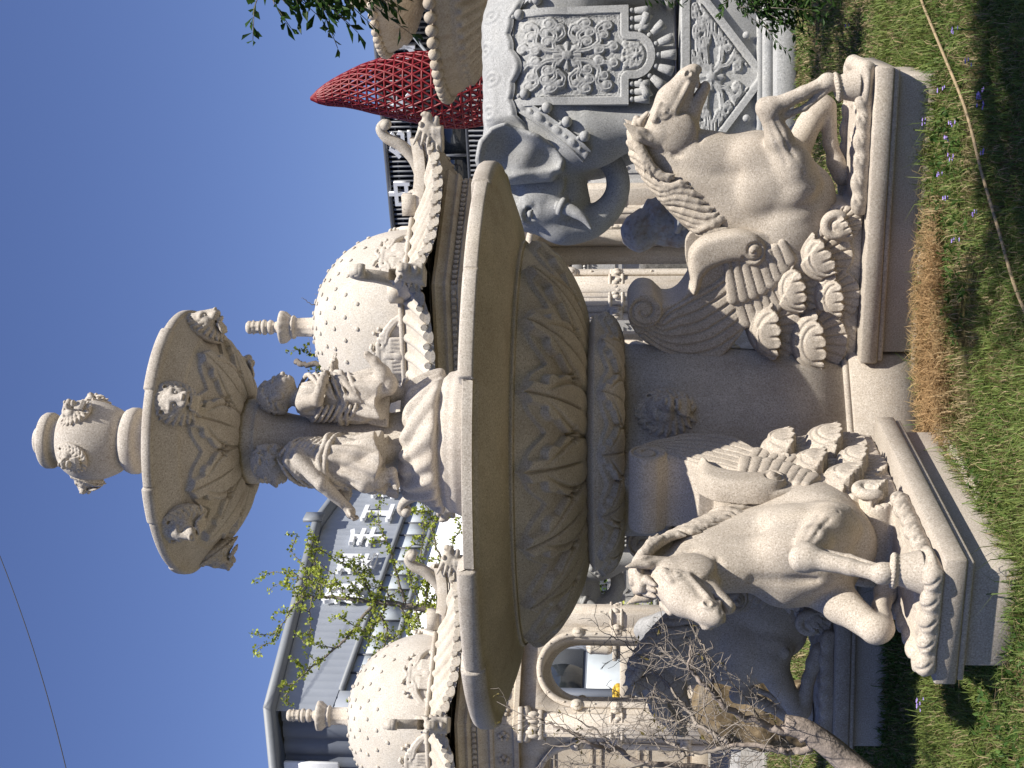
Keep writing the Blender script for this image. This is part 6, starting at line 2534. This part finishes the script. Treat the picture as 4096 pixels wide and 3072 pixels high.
# --- dark leafy trees reaching into the frame; their crowns throw the foreground shade
def shade_tree(base, crown_c, crown_r, n, lab, seed, sprays):
    r = np.random.default_rng(seed)
    t = thing('shade_tree', lab, 'tree', (base[0], base[1], 0))
    o = np.array([base[0], base[1], 0])
    wood = MB()
    cc = np.array(crown_c) - o
    top = cc + np.array([0, 0, crown_r[2] * .3])
    wood.tube(catmull([(0, 0, 0), (.05, 0, 1.0), tuple(cc * .5 + np.array([0, 0, .5])), tuple(top)], 6), np.linspace(.14, .04, 19), 9)
    parts = []
    cols = (np.array([.020, .052, .010]), np.array([.055, .115, .022]))
    ends = []
    for i in range(n):
        v = r.normal(size=3)
        v /= np.linalg.norm(v)
        v *= r.uniform(.35, 1.0) ** .5
        ends.append(cc + v * np.array(crown_r))
    for s in sprays:
        ends.append(np.array(s) - o)
    for e in ends:
        f = cc + (e - cc) * .15 - np.array([0, 0, crown_r[2] * .4])
        m = (f + e) / 2 + r.normal(size=3) * .06 + np.array([0, 0, .12])
        wood.tube(catmull([f, m, e], 4), np.linspace(.018, .005, 9), 4)
        for q in range(7):
            d = (e - cc) / (np.linalg.norm(e - cc) + 1e-6) * .6 + r.normal(size=3) * .55 + np.array([0, 0, -.35])
            d /= np.linalg.norm(d)
            L = r.uniform(.16, .34)
            a = e + r.normal(size=3) * .05
            k = 9
            tt = np.linspace(.1, 1, k)
            sd = np.cross(d, (0, 0, 1.0))
            sd /= np.linalg.norm(sd) + 1e-6
            C = a[None] + d[None] * (tt * L)[:, None] - np.array([0, 0, 1.0]) * (tt ** 2 * .08)[:, None]
            wood.tube(C[::4], [.003, .002, .0015], 3)
            for sg in (-1, 1):
                parts.append(leaf_quads(C, np.repeat((sd * sg + d * .5)[None], k, 0) * 1.6, .070, cols, r, .25, .30, .2))
    wood.build('trunk', M['bark'], t, smooth=True)
    link('crown', leaves_mesh('crown', parts), M['leaf'], t)
    return t
sp1 = [at(V, y, Y) for V, y, Y in ((612, -98, 4.9), (640, -88, 4.9), (672, -95, 5.0), (600, -95, 5.1), (655, -110, 4.8), (650, -92, 5.2), (700, -112, 5.0), (625, -84, 5.0))]
shade_tree((3.6, 2.9), (3.15, 3.08, 3.4), (1.34, 1.3, 1.2), 330, 'dark green tree whose feathery leaves hang against the blue sky', 5, sp1)
sp2 = [at(V, y, Y) for V, y, Y in ((1585, -22, 9.0), (1605, -2, 9.1), (1630, 4, 9.0), (1655, 0, 9.1), (1678, -10, 9.0), (1640, -24, 8.9), (1610, -26, 9.2), (1690, -30, 9.0), (1388, -34, 9.2))]
shade_tree((4.5, 9.3), (4.25, 8.9, 3.4), (.9, .8, .8), 60, 'dark green tree whose low leaves overhang the elephant pedestal and the grass', 6, sp2)

# --- bare shrub with a thick leaning trunk
def bare_shrub():
    r = np.random.default_rng(17)
    Y = 6.5
    def c6(cx, cy):
        return (1431 + .2075 * cx, 1377 + .2075 * cy)
    base = np.array([-2.05, 6.4, 0])
    t = thing('bare_shrub', 'leafless shrub with thick leaning trunk and a tangle of pale twigs', 'shrub', tuple(base))
    wood, tw = MB(), MB()
    def W(pts, dys=None):
        return np.array([at(p[0], p[1], Y + (0 if dys is None else dys[i])) if len(p) == 2 else np.array(p) for i, p in enumerate(pts)]) - base
    # trunk and cut stub
    wood.tube(catmull(W([(base[0], base[1], 0), (-2.0, 6.42, .22), c6(1980, 1340), c6(1720, 1120), c6(1480, 960), c6(1270, 905)]), 6), np.linspace(.072, .048, 31), 12)
    wood.tube(catmull(W([c6(1500, 1010), c6(1420, 960), c6(1230, 960)]), 6), np.linspace(.05, .026, 13), 10)
    limbs = [
        (W([c6(1300, 980), c6(1100, 920), c6(880, 840), c6(640, 720), c6(520, 570), c6(440, 500), c6(330, 370), c6(280, 250), c6(290, 60)], [0, -.02, -.05, -.1, -.12, -.15, -.15, -.2, -.2]), 0.0216, 0.0037),
        (W([c6(440, 500), c6(330, 380), c6(220, 270), c6(100, 190), c6(-40, 90)], [-.15, -.1, 0, .05, .1]), 0.0112, 0.0030),
        (W([c6(560, 600), c6(520, 470), c6(500, 300), c6(440, 130), c6(360, -40)], [-.12, -.1, -.05, 0, .05]), 0.0096, 0.0030),
        (W([c6(1600, 1080), c6(1480, 1170), c6(1330, 1190), c6(1200, 1170), c6(930, 1120), c6(690, 1135)]), 0.0216, 0.0105),
        (W([c6(690, 1135), c6(430, 1200), c6(240, 1225), c6(60, 1240)]), 0.0128, 0.0045),
        (W([c6(690, 1100), c6(430, 950), c6(250, 740), c6(120, 560), c6(0, 430)], [0, .1, .2, .25, .3]), 0.0144, 0.0037),
        (W([c6(640, 1130), c6(560, 1010), c6(430, 940), c6(300, 930), c6(120, 870), c6(-60, 830)], [0, .1, .15, .2, .2, .25]), 0.0112, 0.0037),
        (W([c6(250, 720), c6(110, 660), c6(-20, 640), c6(-160, 620)], [.2, .2, .2, .2]), 0.0096, 0.0037),
        (W([c6(240, 1225), c6(60, 1080), c6(-140, 1010), c6(-330, 930)], [0, .1, .1, .2]), 0.0112, 0.0030),
        (W([(1620, 1700), (1520, 1660), (1400, 1650), (1330, 1622), (1270, 1605), (1230, 1580), (1180, 1562), (1150, 1548)], [.2, .2, .1, .1, 0, 0, 0, 0]), 0.0176, 0.0030),
        (W([(1330, 1622), (1290, 1580), (1250, 1555)]), 0.0064, 0.0023),
        (W([(1270, 1605), (1215, 1612), (1170, 1608)]), 0.0064, 0.0023),
        (W([(1400, 1648), (1320, 1660), (1250, 1650), (1190, 1640)]), 0.0080, 0.0023),
        (W([c6(0, 430), c6(-180, 300), c6(-330, 120), c6(-470, 10), c6(-600, -60)], [.3, .3, .25, .2, .2]), 0.0056, 0.0023),
    ]
    buds = []
    def grow(P, r0, r1, depth, ln):
        (wood if r0 > .015 else tw).tube(P, np.linspace(r0, r1, len(P)), 6 if r0 > .015 else (4 if r0 > .006 else 3), cap=(r0 > .015))
        if depth == 0:
            buds.append(P[-1])
            return
        L = np.linalg.norm(np.diff(P, axis=0), axis=1).sum()
        k = max(2, int(L / (.05 if depth > 1 else .035)))
        Q = resample(P, k + 1)
        T = np.gradient(Q, axis=0)
        T /= np.linalg.norm(T, axis=1)[:, None] + 1e-9
        for i in range(1, k + 1):
            if r.uniform() < (.22 if depth > 1 else .10):
                continue
            d = T[i] * .55 + r.normal(size=3) * np.array([.75, .55, .75]) + np.array([0, 0, .18])
            d /= np.linalg.norm(d)
            l = ln * r.uniform(.45, 1.15)
            p = [Q[i]]
            for s in range(3):
                d = d + r.normal(size=3) * .22
                d /= np.linalg.norm(d)
                p.append(p[-1] + d * l / 3)
            rr = min(max(r1, .0018) * 1.0, (.0013, .0018, .0028, .0045)[depth])
            grow(np.array(p), rr, rr * .55, depth - 1, ln * .52)
    for i, (P, a, b_) in enumerate(limbs):
        P = catmull(P, 5)
        P += r.normal(size=P.shape) * .005
        grow(P, a, b_, 3 if i not in (3,) else 2, .28 if i < 9 else .18)
    wood.build('trunk', M['bark_pink'], t, smooth=True)
    tw.build('twigs', M['twig'], t, smooth=True)
    B = np.array(buds)
    sel = r.uniform(size=len(B)) < .03
    hi = B[:, 2] + base[2] > 1.75
    B = B[sel | (hi & (r.uniform(size=len(B)) < .22))]
    n = len(B) * 3
    lv = leaf_quads(np.repeat(B, 3, 0), r.normal(size=(n, 3)) * .5 + np.array([0, 0, .5]), .028, (np.array([.12, .10, .03]), np.array([.22, .18, .06])), r, 0, .35)
    tag(link('buds', leaves_mesh('buds', [lv]), M['leaf'], t), kind='stuff')
bare_shrub()

# --- hedge far behind, seen in the gaps
def hedge(x, y, w, h, lab, seed):
    r = np.random.default_rng(seed)
    t = thing('green_shrub', lab, 'shrub', (x, y, 0))
    b = MB()
    parts = []
    for i in range(14):
        e = np.array([r.uniform(-w, w) * .5, r.uniform(-.4, .4), r.uniform(.4, .95) * h])
        b.tube(catmull([(e[0] * .2, 0, 0), tuple(e * .55), tuple(e)], 4), np.linspace(.03, .008, 9), 4)
        for q in range(26):
            C = e + r.normal(size=(10, 3)) * np.array([.30, .25, .28])
            C[:, 2] = np.maximum(C[:, 2], .1)
            parts.append(leaf_quads(C, r.normal(size=(10, 3)), .10, (np.array([.04, .09, .012]), np.array([.13, .20, .03])), r))
    b.build('trunk', M['bark'], t)
    link('crown', leaves_mesh('crown', parts), M['leaf'], t)
hedge(-3.9, 29.0, 2.2, 3.3, 'bright green shrub glimpsed past the second elephant statue', 2)

# --- ground
def vnoise(x, y, f, seed):
    r = np.random.default_rng(seed)
    s = 0
    for o in range(4):
        for q in range(4):
            a = r.uniform(0, 2 * PI)
            w = f * 2 ** o * r.uniform(.7, 1.4)
            s = s + np.sin((x * math.cos(a) + y * math.sin(a)) * w + r.uniform(0, 6.28)) / (2 ** o)
    return s / 4.0

def ground_mat():
    m, nt, b = nmat('grassy soil', .95, .1)
    L = nt.links.new
    tc = node(nt, 'ShaderNodeTexCoord')
    n1 = node(nt, 'ShaderNodeTexNoise', Scale=1.6, Detail=8.0, Roughness=.65)
    n2 = node(nt, 'ShaderNodeTexNoise', Scale=45.0, Detail=6.0, Roughness=.7)
    L(tc.outputs['Object'], n1.inputs['Vector'])
    L(tc.outputs['Object'], n2.inputs['Vector'])
    c1 = ramp(nt, n1.outputs['Fac'], [(.38, (.055, .075, .022)), (.55, (.13, .11, .055)), (.68, (.21, .165, .10))])
    c2 = ramp(nt, n2.outputs['Fac'], [(.3, (.55, .52, .48)), (.7, (1.25, 1.2, 1.1))])
    L(mix(nt, 1.0, c1, c2, 'MULTIPLY'), b.inputs['Base Color'])
    bp = node(nt, 'ShaderNodeBump', Strength=.9, Distance=.03)
    L(n2.outputs['Fac'], bp.inputs['Height'])
    L(bp.outputs[0], b.inputs['Normal'])
    return m
b = MB()
b.grid(np.stack(np.meshgrid(np.array([-900., -60, -20, 0, 20, 60, 900]), np.array([-900., -60, 0, 20, 60, 900]), indexing='ij') + [np.zeros((7, 6))], -1))
tag(b.build('ground', ground_mat()), kind='structure')
def paving_mat():
    m, nt, b = nmat('yard paving', .85, .2)
    L = nt.links.new
    tc = node(nt, 'ShaderNodeTexCoord')
    br = node(nt, 'ShaderNodeTexBrick', Scale=1.0)
    br.inputs['Color1'].default_value = (.30, .29, .27, 1)
    br.inputs['Color2'].default_value = (.25, .245, .23, 1)
    br.inputs['Mortar'].default_value = (.13, .125, .115, 1)
    br.inputs['Mortar Size'].default_value = .012
    L(tc.outputs['Object'], br.inputs['Vector'])
    n = node(nt, 'ShaderNodeTexNoise', Scale=4.0, Detail=6.0)
    L(tc.outputs['Object'], n.inputs['Vector'])
    L(mix(nt, 1.0, br.outputs['Color'], ramp(nt, n.outputs['Fac'], [(.3, (.75, .74, .72)), (.7, (1.15, 1.12, 1.08))]), 'MULTIPLY'), b.inputs['Base Color'])
    return m
b = MB()
b.grid(np.stack([np.array([[-45., 12.9], [-45., 29]]), ] * 1 + [], 0)[0][None] if False else np.array([[(-45., 14.6, .004), (-45., 75, .004)], [(45., 14.6, .004), (45., 75, .004)]]))
tag(b.build('paved_yard', paving_mat()), kind='structure')

# plinth footprints: keep blades out
FOOT = [((.195, 7.64), -18), ((-.43, 7.02), -110), ((-.66, 8.33), 172), ((-.13, 8.22), 74)]
def inside_foot(x, y, pad=0.0):
    m = np.hypot(x - AX[0], y - AX[1]) < .50 + pad
    for (bx, by), a in FOOT:
        c, s = math.cos(math.radians(a)), math.sin(math.radians(a))
        u = (x - bx) * c + (y - by) * s
        v = -(x - bx) * s + (y - by) * c
        m |= (u > -.02 - pad) & (u < 1.50 + pad) & (np.abs(v) < .225 + pad)
    m |= (np.abs(x - 3.03) < 1.75) & (np.abs(y - 13.35) < 1.05)
    return m
def foot_dist(x, y):
    d = np.hypot(x - AX[0], y - AX[1]) - .5
    for (bx, by), a in FOOT:
        c, s = math.cos(math.radians(a)), math.sin(math.radians(a))
        u = (x - bx) * c + (y - by) * s
        v = -(x - bx) * s + (y - by) * c
        q = np.hypot(np.maximum(np.maximum(-u, u - 1.49), 0), np.maximum(np.abs(v) - .225, 0))
        d = np.minimum(d, q)
    return d

def grass():
    r = np.random.default_rng(101)
    X, Yv = [], []
    for y0, y1, dens in ((4.6, 7.6, 9500), (7.6, 9.6, 6000), (9.6, 14.6, 2600)):
        n = int((y1 - y0) * (.36 * (y0 + y1)) * dens)
        y = r.uniform(y0, y1, n)
        x = r.uniform(-.36, .36, n) * y
        X.append(x); Yv.append(y)
    x, y = np.concatenate(X), np.concatenate(Yv)
    # clumping
    cx = x + .05 * vnoise(x, y, 9, 3)
    cy = y + .05 * vnoise(x, y, 9, 4)
    k = ~inside_foot(cx, cy)
    x, y = cx[k], cy[k]
    fd = foot_dist(x, y)
    g = vnoise(x, y, 1.3, 11) * .8 + vnoise(x, y, 4.5, 12) * .5
    # dry straw along the fountain foot, between the two sunlit plinths
    dry = np.exp(-((x - .05) / .72) ** 2) * np.exp(-((y - 6.94 - .16 * x) / .29) ** 2)
    dry = np.maximum(dry, .9 * np.exp(-((x - .55) / .30) ** 2) * np.exp(-((y - 6.85) / .12) ** 2))
    bare = np.exp(-((x - .20) / .55) ** 2) * np.exp(-((y - 6.38) / .22) ** 2)
    bare = np.maximum(bare, .8 * np.exp(-((x - 1.0) / .5) ** 2) * np.exp(-((y - 6.30) / .10) ** 2))
    keep = r.uniform(size=len(x)) < np.clip(.80 + .28 * g - .85 * bare + .9 * dry, .10, 1)
    x, y, fd, g, dry, bare = (v[keep] for v in (x, y, fd, g, dry, bare))
    n = len(x)
    straw = r.uniform(size=n) < np.clip(.13 + 1.2 * dry + .55 * bare - .15 * g + .20 * (y > 8.5), 0, .97)
    h = r.uniform(.018, .060, n) * (1 + .55 * np.clip(g, -.6, 1.2))
    h *= 1 + 1.1 * np.exp(-(fd / .10) ** 2) * (1 - dry)
    h *= np.where(r.uniform(size=n) < .05, 1.9, 1)
    h = np.where(straw & (dry > .25), r.uniform(.05, .13, n), h)
    w = r.uniform(.0013, .0030, n) * (1 + (y - 5.5) * .16)
    az = r.uniform(0, 2 * PI, n)
    lean = np.abs(r.normal(size=n)) * .55 + .15 + np.where(straw, .55, 0)
    d = np.stack([np.cos(az), np.sin(az)], -1)
    s = np.stack([-np.sin(az), np.cos(az)], -1)
    z0 = np.zeros(n) - .004
    b1 = np.stack([x + s[:, 0] * w, y + s[:, 1] * w, z0], -1)
    b2 = np.stack([x - s[:, 0] * w, y - s[:, 1] * w, z0], -1)
    mx = h * .55
    m = np.stack([x + d[:, 0] * lean * mx * .45, y + d[:, 1] * lean * mx * .45, mx], -1)
    so = np.stack([s[:, 0] * w * .75, s[:, 1] * w * .75, np.zeros(n)], -1)
    tip = np.stack([x + d[:, 0] * lean * h * 1.1, y + d[:, 1] * lean * h * 1.1, h * np.clip(1.0 - .25 * lean, .35, 1)], -1)
    V = np.stack([b1, b2, m - so, m + so, tip], 1).reshape(-1, 3)
    i = np.arange(n)[:, None] * 5
    quads = i + np.array([[0, 1, 2, 3]])
    tris = i + np.array([[3, 2, 4]])
    me = mesh_from('grass', V, [quads, tris], False)
    t = np.clip(.5 + .45 * g + r.normal(size=n) * .22, 0, 1)[:, None]
    green = np.array([.062, .128, .020]) * (1 - t) + np.array([.20, .24, .065]) * t
    st = np.array([.34, .27, .15]) * r.uniform(.6, 1.25, (n, 1))
    orange = np.array([.42, .275, .135]) * r.uniform(.6, 1.2, (n, 1))
    st = st * (1 - np.clip(dry * 1.4, 0, 1)[:, None]) + orange * np.clip(dry * 1.4, 0, 1)[:, None]
    C = np.where(straw[:, None], st, green * r.uniform(.75, 1.25, (n, 1)))
    set_col(me, np.repeat(C, 5, 0))
    o = link('grass', me, M['blade'])
    return tag(o, kind='stuff')
grass()

# small weeds with broad leaves scattered in the grass
def weeds():
    r = np.random.default_rng(77)
    parts = []
    n = 2600
    y = r.uniform(5.2, 9.5, n)
    x = r.uniform(-.33, .33, n) * y
    g = vnoise(x, y, 3.0, 31)
    k = (g > .15) & ~inside_foot(x, y, .03)
    x, y = x[k], y[k]
    for q in range(5):
        P = np.stack([x + r.normal(size=len(x)) * .012, y + r.normal(size=len(x)) * .012, np.full(len(x), .012) + r.uniform(0, .03, len(x))], -1)
        D = np.stack([r.normal(size=len(x)), r.normal(size=len(x)), np.full(len(x), .5)], -1)
        parts.append(leaf_quads(P, D, .034, (np.array([.035, .085, .014]), np.array([.09, .16, .035])), r, -.1, .45))
    o = link('ground_weeds', leaves_mesh('ground_weeds', parts), M['leaf'])
    tag(o, kind='stuff')
weeds()

# purple wildflowers
M['petal'] = plain('violet petal', (.34, .25, .62), .6, .2, 20)
M['stalk'] = plain('green stalk', (.06, .11, .03), .7, .2, 20)
fl = [(2068, 62), (2100, 130), (2112, 208), (2110, 225), (2050, 262), (2034, 300), (2022, 375), (2047, 430), (2068, 520), (2030, 190), (1990, 265), (2125, 330), (1990, 1515), (1988, 1528), (1830, 58), (2095, 460), (2060, 340), (2116, 196)]
r_ = np.random.default_rng(4)
for i, (V, y) in enumerate(fl):
    d = at(V, y, 1.0) - np.array([0, 0, EYE])
    k = (.10 - EYE) / d[2]
    p = d * k
    hgt = r_.uniform(.08, .12)
    t = thing('wildflower', 'small violet wildflower standing in the sunlit grass', 'flower', (p[0], p[1], 0), r_.uniform(0, 6), 'violet wildflowers in the grass')
    b = MB()
    b.tube(catmull([(0, 0, 0), (.006, 0, hgt * .5), (.002, .004, hgt)], 3), [.0022] * 7, 4)
    b.build('stalk', M['stalk'], t)
    b = MB()
    for f_ in range(4):
        c = np.array([r_.uniform(-.014, .014), r_.uniform(-.014, .014), hgt + r_.uniform(-.025, .008)])
        for q in range(5):
            a = q * 1.257 + f_
            e = np.array([math.cos(a), math.sin(a), .35]) * .011
            sd = np.array([-math.sin(a), math.cos(a), 0]) * .005
            b.add([c, c + e * .6 + sd, c + e, c + e * .6 - sd], np.array([(0, 1, 2, 3)]))
    b.build('petals', M['petal'], t)

M['hose'] = plain('dull tan hose', (.30, .225, .13), .7, .2, 14)
# tan hose across the lawn
def gpt(V, y, z):
    d = at(V, y, 1.0) - np.array([0, 0, EYE])
    return d * ((z - EYE) / d[2]) + np.array([0, 0, EYE])
b = MB()
b.tube(catmull([gpt(*p) for p in ((1870, -320, .03), (1930, -160, .03), (1990, 0, .03), (2035, 110, .035), (2085, 235, .035), (2120, 370, .035), (2158, 500, .03), (2200, 640, .03), (2280, 800, .03))], 8), .0075, 8)
tag(b.build('garden_hose', M['hose'], None, smooth=True), 'tan garden hose running through the grass into shadow', 'hose')
# pale kerb stones at the foot of the plinths
b = MB()
for bx, by, a, u0, u1, v in (( .195, 7.64, -18, -.15, .62, -.255), (-.43, 7.02, -110, .05, .9, .262)):
    c, s = math.cos(math.radians(a)), math.sin(math.radians(a))
    u = (u0 + u1) / 2
    b.box((bx + c * u - s * v, by + s * u + c * v, .012), (u1 - u0, .06, .055), math.radians(a), bev=.008)
    kb = b.build('kerb_stone', M['plinth'])
    tag(kb, 'pale kerb stone half buried at the foot of the profile horse plinth' if a == -18 else 'pale kerb stone half buried along the nearest plinth', 'kerb stone')
    b = MB()
# little flowering weed rooted in a plinth joint
rr = np.random.default_rng(12)
o = gpt(1935, 430, .14)
t = thing('joint_weed', 'tiny pale weed sprouting from the plinth face under the profile horse', 'weed', tuple(o))
b = MB()
B = []
for i in range(6):
    e = np.array([rr.uniform(-.05, .05), -.02 - rr.uniform(0, .03), rr.uniform(.0, .06)])
    b.tube(catmull([(0, .01, 0), tuple(e * .5), tuple(e)], 3), [.0015] * 7, 3)
    B.append(e)
b.build('stem', M['stalk'], t)
B = np.repeat(np.array(B), 6, 0)
link('leaves', leaves_mesh('leaves', [leaf_quads(B + rr.normal(size=B.shape) * .008, rr.normal(size=B.shape), .016, (np.array([.2, .25, .12]), np.array([.5, .52, .4])), rr)]), M['leaf'], t)
